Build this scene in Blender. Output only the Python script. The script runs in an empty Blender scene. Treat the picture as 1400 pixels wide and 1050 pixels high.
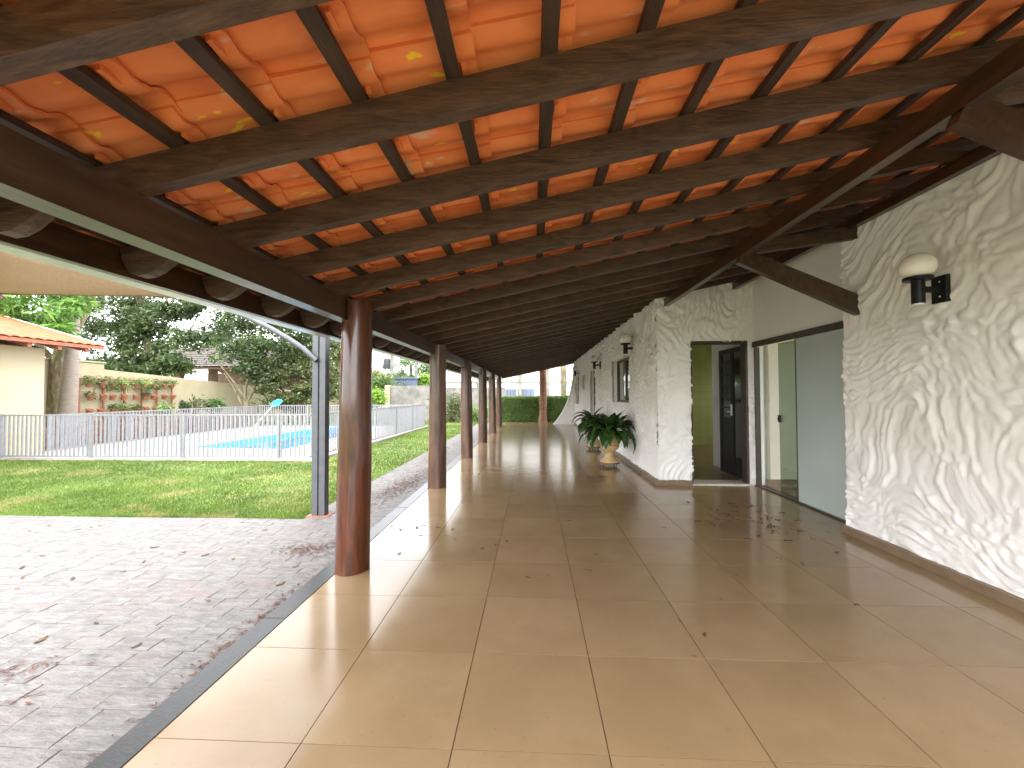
import bpy, math, random
import numpy as np
from mathutils import Matrix, Vector
random.seed(7); RNG = np.random.default_rng(11)
R = math.radians
scene = bpy.context.scene
col = scene.collection

# ------------------------------------------------------------------ camera
F_PX, YAW, PITCH, ROLL, CAM_H = 570.25, -0.05018, 0.02375, -0.00435, 1.3695
def cam_axes():
    cy, sy, cp, sp, cr, sr = math.cos(YAW), math.sin(YAW), math.cos(PITCH), math.sin(PITCH), math.cos(ROLL), math.sin(ROLL)
    r = Vector((cy, -sy, 0)); f = Vector((sy*cp, cy*cp, sp)); u = r.cross(f)
    return cr*r + sr*u, -sr*r + cr*u, f
AX_R, AX_U, AX_F = cam_axes()
cd = bpy.data.cameras.new('camera'); cam = bpy.data.objects.new('camera', cd); col.objects.link(cam)
cd.sensor_width = 36; cd.lens = F_PX/1400*36; cd.clip_start = 0.05; cd.clip_end = 2000
m3 = Matrix((AX_R, AX_U, -AX_F)).transposed()
cam.matrix_world = Matrix.Translation((0, 0, CAM_H)) @ m3.to_4x4()
scene.camera = cam
def at(u, v, y):
    """point on the plane Y=y seen at photograph pixel (u, v)"""
    d = AX_R*((u-700)/F_PX) + AX_U*((525-v)/F_PX) + AX_F
    t = y/d.y
    return Vector((0, 0, CAM_H)) + d*t

# ------------------------------------------------------------------ light
SUN_EL, SUN_AZ = 56, 205            # azimuth measured clockwise from +Y
w = bpy.data.worlds.new('World'); scene.world = w; w.use_nodes = True
nt = w.node_tree; nt.nodes.clear()
sky = nt.nodes.new('ShaderNodeTexSky'); sky.sky_type = 'NISHITA'; sky.sun_disc = False
sky.sun_elevation = R(SUN_EL); sky.sun_rotation = R(SUN_AZ); sky.air_density = 1.0; sky.dust_density = 3.0
tc = nt.nodes.new('ShaderNodeTexCoord'); mp = nt.nodes.new('ShaderNodeMapping'); mp.inputs['Scale'].default_value = (1, 1, 2.2)
nz = nt.nodes.new('ShaderNodeTexNoise'); nz.inputs['Scale'].default_value = 2.6; nz.inputs['Detail'].default_value = 7; nz.inputs['Roughness'].default_value = .58
rp = nt.nodes.new('ShaderNodeValToRGB'); rp.color_ramp.elements[0].position = .36; rp.color_ramp.elements[1].position = .56
rp.color_ramp.elements[0].color = (.45,)*3+(1,); rp.color_ramp.elements[1].color = (1, 1, 1, 1)
mx = nt.nodes.new('ShaderNodeMix'); mx.data_type = 'RGBA'
mx.inputs['B'].default_value = (10.5, 10.6, 10.8, 1)
bg = nt.nodes.new('ShaderNodeBackground'); bg.inputs['Strength'].default_value = 0.1
out = nt.nodes.new('ShaderNodeOutputWorld')
L = nt.links.new
L(tc.outputs['Generated'], mp.inputs['Vector']); L(mp.outputs['Vector'], nz.inputs['Vector']); L(nz.outputs['Fac'], rp.inputs['Fac'])
L(rp.outputs['Color'], mx.inputs['Factor']); L(sky.outputs['Color'], mx.inputs['A']); L(mx.outputs['Result'], bg.inputs['Color']); L(bg.outputs['Background'], out.inputs['Surface'])
sd = bpy.data.lights.new('sun', 'SUN'); sd.energy = 0.5; sd.angle = R(40); sd.color = (1, .96, .9)
sun = bpy.data.objects.new('sun', sd); col.objects.link(sun)
dv = Vector((math.sin(R(SUN_AZ))*math.cos(R(SUN_EL)), math.cos(R(SUN_AZ))*math.cos(R(SUN_EL)), math.sin(R(SUN_EL))))
sun.rotation_euler = dv.to_track_quat('Z', 'Y').to_euler(); sun.location = dv*30
vs = scene.view_settings
scene.display_settings.display_device = 'sRGB'
vs.view_transform = 'Standard'; vs.look = 'None'; vs.gamma = 1; vs.use_curve_mapping = False
vs.exposure = 2.8
scene.render.engine = 'CYCLES'
scene.cycles.max_bounces = 10; scene.cycles.diffuse_bounces = 6; scene.cycles.transparent_max_bounces = 12
scene.render.resolution_x, scene.render.resolution_y = 1024, 768

# ------------------------------------------------------------------ materials
DIM = {'glazed floor tile': .86, 'split stone paver': .84, 'sandy joint': .84, 'rafter timber': .85, 'varnished beam timber': .85, 'batten timber': .85, 'fence grey paint': 1.4, 'grey painted steel': .85,
       'pale pool deck stone': .85, 'cream wall paint': .85, 'pale cream wall paint': .85, 'sunned clay roof tile': .85, 'stained concrete': .85, 'pale ringed bark': .8, 'ochre glazed plaster urn': .85, 'clay roof tile': .96}
def mat(name, c1, c2=None, scale=6., rough=.6, bump=0., bscale=40., stretch=(1, 1, 1), rnd=0., island=0., spec=.5,
        metal=0., coat=0., lo=.35, hi=.65, detail=5, rvar=0., dist=0., spots=None, trans=0., alpha=1., bdist=.01, hue=0., subs=0.):
    k_ = DIM.get(name, 1.); c1 = tuple(x*k_ for x in c1); c2 = tuple(x*k_ for x in c2) if c2 else None
    spots = [(a, b, c, tuple(x*k_ for x in d), e) for a, b, c, d, e in (spots or [])]
    m = bpy.data.materials.new(name); m.use_nodes = True
    n = m.node_tree.nodes; l = m.node_tree.links.new
    p = n['Principled BSDF']
    p.inputs['Roughness'].default_value = rough; p.inputs['Metallic'].default_value = metal
    p.inputs['Specular IOR Level'].default_value = spec; p.inputs['Coat Weight'].default_value = coat
    p.inputs['Coat Roughness'].default_value = .10
    p.inputs['Transmission Weight'].default_value = trans; p.inputs['Alpha'].default_value = alpha
    tc = n.new('ShaderNodeTexCoord'); mp = n.new('ShaderNodeMapping'); mp.inputs['Scale'].default_value = stretch
    oi = n.new('ShaderNodeObjectInfo')
    va = n.new('ShaderNodeVectorMath'); va.operation = 'SCALE'; cv = n.new('ShaderNodeCombineXYZ')
    ml = n.new('ShaderNodeMath'); ml.operation = 'MULTIPLY'; ml.inputs[1].default_value = 37.
    l(oi.outputs['Random'], ml.inputs[0]); 
    for k in range(3): l(ml.outputs[0], cv.inputs[k])
    ad = n.new('ShaderNodeVectorMath'); ad.operation = 'ADD'
    l(tc.outputs['Object'], ad.inputs[0]); l(cv.outputs[0], ad.inputs[1]); l(ad.outputs[0], mp.inputs['Vector'])
    vec = mp.outputs['Vector']
    if c2 is None: c2 = tuple(min(1, x*1.25) for x in c1)
    nz = n.new('ShaderNodeTexNoise'); nz.inputs['Scale'].default_value = scale; nz.inputs['Detail'].default_value = detail; nz.inputs['Distortion'].default_value = dist; nz.inputs['Roughness'].default_value = .6
    l(vec, nz.inputs['Vector'])
    rp = n.new('ShaderNodeValToRGB'); e = rp.color_ramp.elements
    e[0].position = lo; e[1].position = hi; e[0].color = (*c1, 1); e[1].color = (*c2, 1)
    l(nz.outputs['Fac'], rp.inputs['Fac']); c = rp.outputs['Color']
    for (sc, th, wd, colr, amt) in (spots or []):
        s = n.new('ShaderNodeTexNoise'); s.inputs['Scale'].default_value = sc; s.inputs['Detail'].default_value = 3
        o = n.new('ShaderNodeVectorMath'); o.operation = 'ADD'; o.inputs[1].default_value = (sc, 3.1*sc, 5.7*sc); l(vec, o.inputs[0]); l(o.outputs[0], s.inputs['Vector'])
        r2 = n.new('ShaderNodeMapRange'); r2.inputs['From Min'].default_value = th; r2.inputs['From Max'].default_value = th+wd; r2.inputs['To Max'].default_value = amt
        l(s.outputs['Fac'], r2.inputs['Value'])
        mm = n.new('ShaderNodeMix'); mm.data_type = 'RGBA'; mm.inputs['B'].default_value = (*colr, 1)
        l(r2.outputs['Result'], mm.inputs['Factor']); l(c, mm.inputs['A']); c = mm.outputs['Result']
    if rnd or island:
        h = n.new('ShaderNodeHueSaturation'); mr = n.new('ShaderNodeMapRange'); a = rnd or island
        mr.inputs['To Min'].default_value = 1-a; mr.inputs['To Max'].default_value = 1+a
        if island:
            g = n.new('ShaderNodeNewGeometry'); src = g.outputs['Random Per Island']
        else: src = oi.outputs['Random']
        l(src, mr.inputs['Value']); l(mr.outputs['Result'], h.inputs['Value']); l(c, h.inputs['Color'])
        if hue:
            mh = n.new('ShaderNodeMapRange'); mh.inputs['To Min'].default_value = .5-hue; mh.inputs['To Max'].default_value = .5+hue
            wn = n.new('ShaderNodeTexWhiteNoise'); wn.noise_dimensions = '1D'; l(src, wn.inputs['W']); l(wn.outputs['Value'], mh.inputs['Value']); l(mh.outputs['Result'], h.inputs['Hue'])
        c = h.outputs['Color']
    l(c, p.inputs['Base Color'])
    if rvar:
        mr = n.new('ShaderNodeMapRange'); mr.inputs['To Min'].default_value = max(.02, rough-rvar); mr.inputs['To Max'].default_value = rough+rvar
        l(nz.outputs['Fac'], mr.inputs['Value']); l(mr.outputs['Result'], p.inputs['Roughness'])
    if bump:
        b = n.new('ShaderNodeBump'); b.inputs['Strength'].default_value = bump; b.inputs['Distance'].default_value = bdist
        z2 = n.new('ShaderNodeTexNoise'); z2.inputs['Scale'].default_value = bscale; z2.inputs['Detail'].default_value = 4
        l(vec, z2.inputs['Vector']); l(z2.outputs['Fac'], b.inputs['Height']); l(b.outputs['Normal'], p.inputs['Normal'])
    if subs:
        t = n.new('ShaderNodeBsdfTranslucent'); ms = n.new('ShaderNodeMixShader'); ms.inputs[0].default_value = subs
        l(c, t.inputs['Color']); o = n['Material Output']; l(p.outputs[0], ms.inputs[1]); l(t.outputs[0], ms.inputs[2]); l(ms.outputs[0], o.inputs['Surface'])
    return m
M = {}
M['floor_tile'] = mat('glazed floor tile', (.275, .188, .100), (.315, .218, .120), 2.2, .15, .05, 14, rnd=.045, spec=.33, rvar=.05, bdist=.004,
                      spots=[(55, .70, .04, (.12, .08, .05), .5), (3.2, .55, .3, (.235, .15, .09), .35)])
M['grout'] = mat('tile grout', (.07, .045, .03), (.13, .085, .055), 9, .95, spec=.1)
M['granite'] = mat('dark granite', (.003, .0033, .003), (.010, .010, .009), 60, .30, .15, 90, rnd=.15, spec=.25, spots=[(25, .62, .1, (.03, .028, .022), .5)])
M['stone'] = mat('split stone paver', (.112, .105, .099), (.212, .203, .195), 16, .75, 1., 30, stretch=(.5, 1.3, 1), rnd=.04, hue=.004, bdist=.014, lo=.3, hi=.7, detail=9,
                 spots=[(2.2, .58, .12, (.20, .14, .13), .5), (16, .64, .06, (.13, .10, .09), .5), (5, .66, .08, (.26, .215, .14), .45)])
M['sand_joint'] = mat('sandy joint', (.12, .108, .105), (.19, .178, .172), 30, .95, .4, 60)
M['lawn_soil'] = mat('lawn thatch', (.07, .11, .02), (.15, .19, .05), 1.4, .95, .5, 40, spots=[(1.0, .56, .14, (.25, .21, .09), .7)])
M['grass'] = mat('grass blade', (.085, .15, .018), (.165, .25, .038), .9, .6, island=.35, hue=.02, subs=.35, spots=[(1.0, .57, .12, (.34, .30, .12), .75)])
M['ground'] = mat('bare ground', (.16, .14, .08), (.14, .20, .06), .5, .95)
M['rafter'] = mat('rafter timber', (.034, .017, .009), (.125, .068, .040), 4, .50, .6, 24, stretch=(.9, 5, 5), rnd=.18, lo=.32, hi=.72, bdist=.006, dist=1.6, detail=8,
                  spots=[(9, .62, .15, (.14, .082, .052), .45)])
M['beam'] = mat('varnished beam timber', (.038, .018, .009), (.080, .039, .019), 4, .34, .3, 30, stretch=(5, .7, 5), rnd=.1, bdist=.004, coat=.3)
M['batten'] = mat('batten timber', (.028, .015, .008), (.062, .034, .02), 5, .6, .4, 30, stretch=(5, .7, 5), rnd=.12)
M['log'] = mat('varnished log', (.036, .009, .0035), (.115, .032, .011), 5, .28, .3, 6, stretch=(4, 4, .5), rnd=.05, coat=1., bdist=.008, dist=.6, detail=8, spec=.2,
               spots=[(4, .62, .08, (.055, .016, .008), .6)])
M['log_dull'] = mat('weathered varnished log', (.060, .028, .016), (.15, .075, .045), 3.2, .36, .6, 9, stretch=(3.2, 3.2, .6), rnd=.15, coat=.3, bdist=.012,
                    spots=[(5, .62, .08, (.20, .13, .10), .5)])
M['roof_tile'] = mat('clay roof tile', (.70, .195, .060), (.78, .255, .088), 4.5, .72, .2, 45, stretch=(.8, 2.2, 1), rnd=.09, bdist=.003, spec=.25,
                     spots=[(5, .60, .14, (.48, .13, .05), .4), (6, .64, .07, (.60, .47, .36), .65), (8, .675, .03, (.82, .52, .03), .95)])
M['roof_tile_out'] = mat('sunned clay roof tile', (.33, .082, .024), (.41, .115, .038), 3, .7, .2, 40, rnd=.1)
M['gutter'] = mat('galvanised gutter', (.62, .65, .63), (.75, .77, .75), 6, .28, .1, 20, metal=.75)
M['steel'] = mat('grey painted steel', (.078, .083, .093), (.10, .106, .117), 8, .42, .1, 50, rnd=.04)
M['fence'] = mat('fence grey paint', (.15, .152, .162), (.185, .188, .198), 10, .5, rnd=.06)
M['sail'] = mat('beige shade cloth', (.40, .29, .20), (.48, .36, .26), 30, .9, .3, 160, subs=.35)
M['stucco'] = mat('white stucco', (.83, .815, .785), (.88, .87, .84), 2.5, .62, .25, 60, bdist=.004, spots=[(2, .6, .2, (.76, .73, .67), .4)])
M['white_wall'] = mat('smooth white wall', (.78, .77, .74), (.82, .81, .78), 2, .7)
M['beige_wall'] = mat('beige interior wall', (.74, .68, .57), (.78, .72, .61), 2, .7)
M['skirting'] = mat('beige skirting tile', (.17, .115, .07), (.21, .145, .09), 5, .45, rnd=.06)
M['black'] = mat('black painted iron', (.006, .0055, .0055), (.014, .013, .013), 12, .4, .1, 60, spec=.3)
M['darkframe'] = mat('dark bronze frame', (.035, .024, .018), (.06, .04, .028), 10, .4)
M['opal'] = mat('opal glass', (.83, .81, .73), (.86, .84, .77), 3, .12, spec=.6)
M['urn'] = mat('ochre glazed plaster urn', (.60, .40, .17), (.72, .52, .26), 7, .42, .15, 30)
M['leaf'] = mat('dark glossy leaf', (.022, .068, .016), (.062, .145, .03), 8, .32, .2, 18, rnd=.35, stretch=(3, 1, 1), subs=.12)
M['dryleaf'] = mat('dry leaf', (.06, .03, .016), (.15, .08, .042), 20, .8, rnd=.5)
M['debris'] = mat('reddish plant debris', (.075, .022, .014), (.15, .055, .034), 18, .9, island=.4)
M['cream'] = mat('cream wall paint', (.44, .385, .24), (.50, .445, .29), 1.2, .85, .15, 30, spots=[(1.1, .58, .2, (.36, .31, .21), .5)])
M['cream2'] = mat('pale cream wall paint', (.52, .46, .30), (.56, .50, .34), 1.2, .85)
M['concrete'] = mat('stained concrete', (.15, .145, .13), (.30, .285, .255), 1.6, .9, .3, 22, spots=[(2.0, .56, .16, (.15, .135, .11), .6)])
M['deck'] = mat('pale pool deck stone', (.40, .35, .325), (.50, .45, .42), 5, .8, .3, 40, rnd=.08, spots=[(10, .64, .05, (.30, .26, .24), .6)])
M['pool_lip'] = mat('pale blue pool lip', (.42, .66, .78), (.50, .73, .83), 3, .35)
M['pool_blue'] = mat('blue pool shell', (.05, .36, .72), (.075, .44, .80), 2, .4)
M['brick'] = mat('red planter brick', (.15, .06, .05), (.26, .12, .10), 6, .85, .3, 40, rnd=.25)
M['rust'] = mat('rusty red iron', (.25, .085, .045), (.34, .13, .075), 12, .7)
M['terracotta'] = mat('terracotta pot', (.30, .11, .055), (.38, .16, .085), 8, .75, rnd=.15)
M['bark'] = mat('mottled bark', (.12, .095, .055), (.30, .26, .17), 5, .95, .9, 12, stretch=(2, 2, .6), bdist=.03, spots=[(3, .55, .1, (.16, .19, .05), .7), (7, .62, .06, (.42, .38, .28), .6)])
M['pale_bark'] = mat('pale ringed bark', (.30, .25, .20), (.40, .34, .28), 7, .9, .5, 10, stretch=(.6, .6, 4), bdist=.02)
M['red_bark'] = mat('reddish flaking bark', (.20, .095, .06), (.36, .20, .13), 9, .95, .9, 14, bdist=.02, spots=[(16, .62, .05, (.58, .48, .36), .8)])
M['bark_dark'] = mat('dark bark', (.10, .075, .05), (.19, .15, .10), 6, .95, .6, 14, stretch=(2, 2, .5))
def foliage(name, a, b, **k): M[name] = mat(name, a, b, 1.1, .5, island=.38, hue=.025, subs=.32, **k)
foliage('mango_leaf', (.07, .17, .025), (.16, .31, .05)); foliage('dark_leaf', (.028, .055, .016), (.095, .14, .045))
foliage('olive_leaf', (.08, .11, .035), (.19, .21, .09)); foliage('mid_leaf', (.06, .12, .025), (.13, .21, .05))
foliage('lime_leaf', (.16, .30, .03), (.28, .42, .06)); foliage('hedge_leaf', (.11, .20, .05), (.24, .36, .10)); foliage('far_leaf', (.09, .16, .06), (.18, .26, .11))
M['white_bldg'] = mat('white rendered facade', (.5, .5, .5), (.56, .56, .56), 1, .7)
M['bluegrey'] = mat('blue grey cladding', (.10, .13, .20), (.13, .16, .235), 2, .5)
M['dark_roof'] = mat('weathered grey roof tile', (.07, .055, .05), (.15, .125, .115), 5, .9, .5, 30, rnd=.2)
M['brownwood'] = mat('old brown timber', (.14, .085, .06), (.22, .14, .10), 6, .8, stretch=(1, 1, .4))
M['cyan'] = mat('cyan net plastic', (.05, .42, .62), (.08, .52, .70), 10, .5)
M['white_metal'] = mat('white coated aluminium', (.75, .75, .74), (.8, .8, .8), 10, .35)
M['door_floor'] = mat('brown interior floor', (.15, .085, .04), (.21, .125, .06), 5, .3)
M['threshold'] = mat('pale stone threshold', (.50, .42, .35), (.60, .52, .44), 12, .6)
M['frosted'] = mat('frosted teal glass film', (.43, .50, .475), (.45, .52, .495), 2, .22, spec=.6)
def glass(name, c, rough=.0, tint=.6):
    m = bpy.data.materials.new(name); m.use_nodes = True; n = m.node_tree.nodes; l = m.node_tree.links.new
    n.remove(n['Principled BSDF']); g = n.new('ShaderNodeBsdfGlossy'); g.inputs['Roughness'].default_value = rough; g.inputs['Color'].default_value = (.9, .95, .93, 1)
    t = n.new('ShaderNodeBsdfTransparent'); t.inputs['Color'].default_value = (*c, 1)
    fr = n.new('ShaderNodeFresnel'); fr.inputs['IOR'].default_value = 1.5
    mr = n.new('ShaderNodeMapRange'); mr.inputs['To Min'].default_value = .02; mr.inputs['To Max'].default_value = 1.
    ge = n.new('ShaderNodeNewGeometry'); iv = n.new('ShaderNodeMath'); iv.operation = 'SUBTRACT'; iv.inputs[0].default_value = 1.
    mu = n.new('ShaderNodeMath'); mu.operation = 'MULTIPLY'; l(ge.outputs['Backfacing'], iv.inputs[1]); l(fr.outputs[0], mu.inputs[0]); l(iv.outputs[0], mu.inputs[1])
    l(mu.outputs[0], mr.inputs['Value'])
    mx = n.new('ShaderNodeMixShader'); l(mr.outputs[0], mx.inputs[0]); l(t.outputs[0], mx.inputs[1]); l(g.outputs[0], mx.inputs[2]); l(mx.outputs[0], n['Material Output'].inputs['Surface'])
    return m
M['glass'] = glass('clear glass', (.92, .95, .94)); M['tint_glass'] = glass('tinted glass', (.58, .63, .57)); M['grey_glass'] = glass('grey glass', (.35, .36, .34), .08)
def water_mat():
    m = bpy.data.materials.new('pool water'); m.use_nodes = True; n = m.node_tree.nodes; l = m.node_tree.links.new
    p = n['Principled BSDF']; p.inputs['Base Color'].default_value = (.6, .88, 1, 1); p.inputs['Roughness'].default_value = .03
    p.inputs['Transmission Weight'].default_value = 1; p.inputs['IOR'].default_value = 1.33
    b = n.new('ShaderNodeBump'); b.inputs['Strength'].default_value = .25; b.inputs['Distance'].default_value = .03
    z = n.new('ShaderNodeTexNoise'); z.inputs['Scale'].default_value = 4; tc = n.new('ShaderNodeTexCoord'); l(tc.outputs['Object'], z.inputs['Vector']); l(z.outputs['Fac'], b.inputs['Height']); l(b.outputs['Normal'], p.inputs['Normal'])
    return m
M['water'] = water_mat()
def tile_wall_mat():
    m = bpy.data.materials.new('green glazed wall tile'); m.use_nodes = True; n = m.node_tree.nodes; l = m.node_tree.links.new
    p = n['Principled BSDF']; p.inputs['Roughness'].default_value = .3
    b = n.new('ShaderNodeTexBrick'); b.offset = 0; b.inputs['Scale'].default_value = 1; b.inputs['Brick Width'].default_value = .2; b.inputs['Row Height'].default_value = .2; b.inputs['Mortar Size'].default_value = .004
    b.inputs['Color1'].default_value = (.22, .25, .065, 1); b.inputs['Color2'].default_value = (.25, .28, .08, 1); b.inputs['Mortar'].default_value = (.16, .18, .05, 1)
    tc = n.new('ShaderNodeTexCoord'); mp = n.new('ShaderNodeMapping'); mp.inputs['Rotation'].default_value = (R(90), 0, 0)
    l(tc.outputs['Object'], mp.inputs['Vector']); l(mp.outputs['Vector'], b.inputs['Vector']); l(b.outputs['Color'], p.inputs['Base Color'])
    return m
M['green_tile'] = tile_wall_mat()

# ------------------------------------------------------------------ helpers
class MB:
    def __init__(s): s.v = []; s.f = []
    def add(s, vs, fs):
        o = len(s.v); s.v += [tuple(q) for q in vs]; s.f += [tuple(i+o for i in f) for f in fs]; return s
    def box(s, x0, x1, y0, y1, z0, z1):
        return s.add([(x0, y0, z0), (x1, y0, z0), (x1, y1, z0), (x0, y1, z0), (x0, y0, z1), (x1, y0, z1), (x1, y1, z1), (x0, y1, z1)],
                     [(0, 3, 2, 1), (4, 5, 6, 7), (0, 1, 5, 4), (1, 2, 6, 5), (2, 3, 7, 6), (3, 0, 4, 7)])
    def bbox(s, x0, x1, y0, y1, z0, z1, b=.004):
        """box with chamfered top edge"""
        v = [(x0, y0, z0), (x1, y0, z0), (x1, y1, z0), (x0, y1, z0), (x0, y0, z1-b), (x1, y0, z1-b), (x1, y1, z1-b), (x0, y1, z1-b),
             (x0+b, y0+b, z1), (x1-b, y0+b, z1), (x1-b, y1-b, z1), (x0+b, y1-b, z1)]
        f = [(0, 3, 2, 1), (8, 9, 10, 11)]
        for i in range(4):
            j = (i+1) % 4; f += [(i, j, 4+j, 4+i), (4+i, 4+j, 8+j, 8+i)]
        return s.add(v, f)
    def tube(s, pts, rad, n=8, cap=True):
        pts = [Vector(q) for q in pts]; rad = rad if hasattr(rad, '__len__') else [rad]*len(pts)
        o = len(s.v); up = None
        for i, q in enumerate(pts):
            d = (pts[min(i+1, len(pts)-1)]-pts[max(i-1, 0)]).normalized()
            a = Vector((0, 0, 1)) if abs(d.z) < .9 else Vector((1, 0, 0))
            if up is not None: a = up
            e1 = (a-d*a.dot(d)).normalized(); e2 = d.cross(e1); up = e1
            for k in range(n):
                t = 2*math.pi*k/n; s.v.append(tuple(q+(e1*math.cos(t)+e2*math.sin(t))*rad[i]))
        for i in range(len(pts)-1):
            for k in range(n):
                a = o+i*n+k; b = o+i*n+(k+1) % n; s.f.append((a, b, b+n, a+n))
        if cap: s.f.append(tuple(o+k for k in range(n))[::-1]); s.f.append(tuple(o+(len(pts)-1)*n+k for k in range(n)))
        return s
    def lathe(s, prof, n=24, c=(0, 0, 0)):
        o = len(s.v)
        for r, z in prof:
            for k in range(n):
                t = 2*math.pi*k/n; s.v.append((c[0]+r*math.cos(t), c[1]+r*math.sin(t), c[2]+z))
        for i in range(len(prof)-1):
            for k in range(n):
                a = o+i*n+k; b = o+i*n+(k+1) % n; s.f.append((a, b, b+n, a+n))
        s.f.append(tuple(o+k for k in range(n))[::-1]); s.f.append(tuple(o+(len(prof)-1)*n+k for k in range(n)))
        return s
    def prism(s, poly, axis, a, b):
        """extrude a polygon (2-D) along axis 'y' (x,z polygon), 'x' (y,z) or 'z' (x,y)"""
        def P(q, t): return {'y': (q[0], t, q[1]), 'x': (t, q[0], q[1]), 'z': (q[0], q[1], t)}[axis]
        n = len(poly); v = [P(q, a) for q in poly]+[P(q, b) for q in poly]
        return s.add(v, [tuple(range(n))[::-1], tuple(range(n, 2*n))]+[(i, (i+1) % n, n+(i+1) % n, n+i) for i in range(n)])
    def mesh(s, name, m=None, smooth=0):
        me = bpy.data.meshes.new(name); me.from_pydata(s.v, [], s.f); me.validate()
        if m: me.materials.append(M[m])
        import bmesh
        b = bmesh.new(); b.from_mesh(me); bmesh.ops.recalc_face_normals(b, faces=b.faces); b.to_mesh(me); b.free()
        if smooth:
            me.polygons.foreach_set('use_smooth', [True]*len(me.polygons)); me.set_sharp_from_angle(angle=R(smooth))
        return me
    def build(s, name, m, parent=None, smooth=0, loc=None):
        return link(name, s.mesh(name, m, smooth), parent, loc)
def link(name, me, parent=None, loc=None, rot=None, sc=None):
    o = bpy.data.objects.new(name, me); col.objects.link(o)
    if parent: o.parent = parent
    if loc is not None: o.location = loc
    if rot is not None: o.rotation_euler = rot
    if sc is not None: o.scale = sc
    return o
def npmesh(name, V, Fq, m, smooth=False):
    """V (n,3), Fq (m,k) all the same size"""
    V = np.asarray(V, np.float32); Fq = np.asarray(Fq, np.int32); k = Fq.shape[1]
    me = bpy.data.meshes.new(name); me.vertices.add(len(V)); me.vertices.foreach_set('co', V.ravel())
    me.loops.add(Fq.size); me.loops.foreach_set('vertex_index', Fq.ravel()); me.polygons.add(len(Fq))
    me.polygons.foreach_set('loop_start', np.arange(0, Fq.size, k, dtype=np.int32)); me.update(calc_edges=True); me.validate()
    if smooth: me.polygons.foreach_set('use_smooth', [True]*len(me.polygons))
    me.materials.append(M[m]); return me
def tag(o, label=None, cat=None, group=None, kind=None):
    if label: o['label'] = label
    if cat: o['category'] = cat
    if group: o['group'] = group
    if kind: o['kind'] = kind
    return o
def thing(name, label, cat, loc=(0, 0, 0), group=None, rz=0):
    o = bpy.data.objects.new(name, None); col.objects.link(o); o.location = loc; o.rotation_euler = (0, 0, rz); o.empty_display_size = .2
    return tag(o, label, cat, group)
def struct(o): o['kind'] = 'structure'; return o
# gradient noise
_perm = np.random.default_rng(5).permutation(512); _perm = np.concatenate([_perm, _perm, _perm]); _ang = np.random.default_rng(6).uniform(0, 2*np.pi, 512)
def gn(x, y, seed=0):
    x = np.asarray(x, float)+seed*17.3; y = np.asarray(y, float)+seed*9.1
    xi = np.floor(x).astype(int); yi = np.floor(y).astype(int); fx = x-xi; fy = y-yi
    def g(i, j, dx, dy):
        a = _ang[_perm[(_perm[i & 511]+j) & 511]]; return np.cos(a)*dx+np.sin(a)*dy
    u = fx**3*(fx*(fx*6-15)+10); v = fy**3*(fy*(fy*6-15)+10)
    return ((1-v)*((1-u)*g(xi, yi, fx, fy)+u*g(xi+1, yi, fx-1, fy))+v*((1-u)*g(xi, yi+1, fx, fy-1)+u*g(xi+1, yi+1, fx-1, fy-1)))*1.4
def stucco(u, v, seed=0, ang=58, amp=.030):
    """trowelled relief in metres over wall coordinates u (along) and v (up)"""
    wu = u+.16*gn(u*2.6, v*2.6, seed+1)+.03*gn(u*9, v*9, seed+2); wv = v+.16*gn(u*2.6, v*2.6, seed+3)+.03*gn(u*9, v*9, seed+4)
    th = R(ang)+.55*gn(u*.9, v*.9, seed+5)
    a = wu*np.cos(th)+wv*np.sin(th); b = -wu*np.sin(th)+wv*np.cos(th)
    n1 = gn(a*6.0, b*8.6, seed+6); n2 = gn(a*11, b*15, seed+7)
    b1 = np.sqrt(np.abs(n1)**2+.004)*1.7; b2 = np.sqrt(np.abs(n2)**2+.004)*1.7
    sk = gn(a*5.8+3, b*8.2, seed+8)
    step = 1/(1+np.exp(-sk*16))                    # lapped edges left by the trowel
    sk2 = gn(a*9+8, b*12, seed+11); step2 = 1/(1+np.exp(-sk2*18))
    n3 = gn(u*26, v*26, seed+9)
    k1 = np.clip(.92+.8*gn(u*2.1+5, v*2.1, seed+12), .5, 1.35); k2 = np.clip(.65+1.4*gn(u*3.1+9, v*3.1, seed+13), .15, 1.2)
    return amp*(k1*(.62*b1+.36*step)+k2*(.22*b2+.16*step2)+.03*n3+.25*gn(u*1.5, v*1.5, seed+10))
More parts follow.
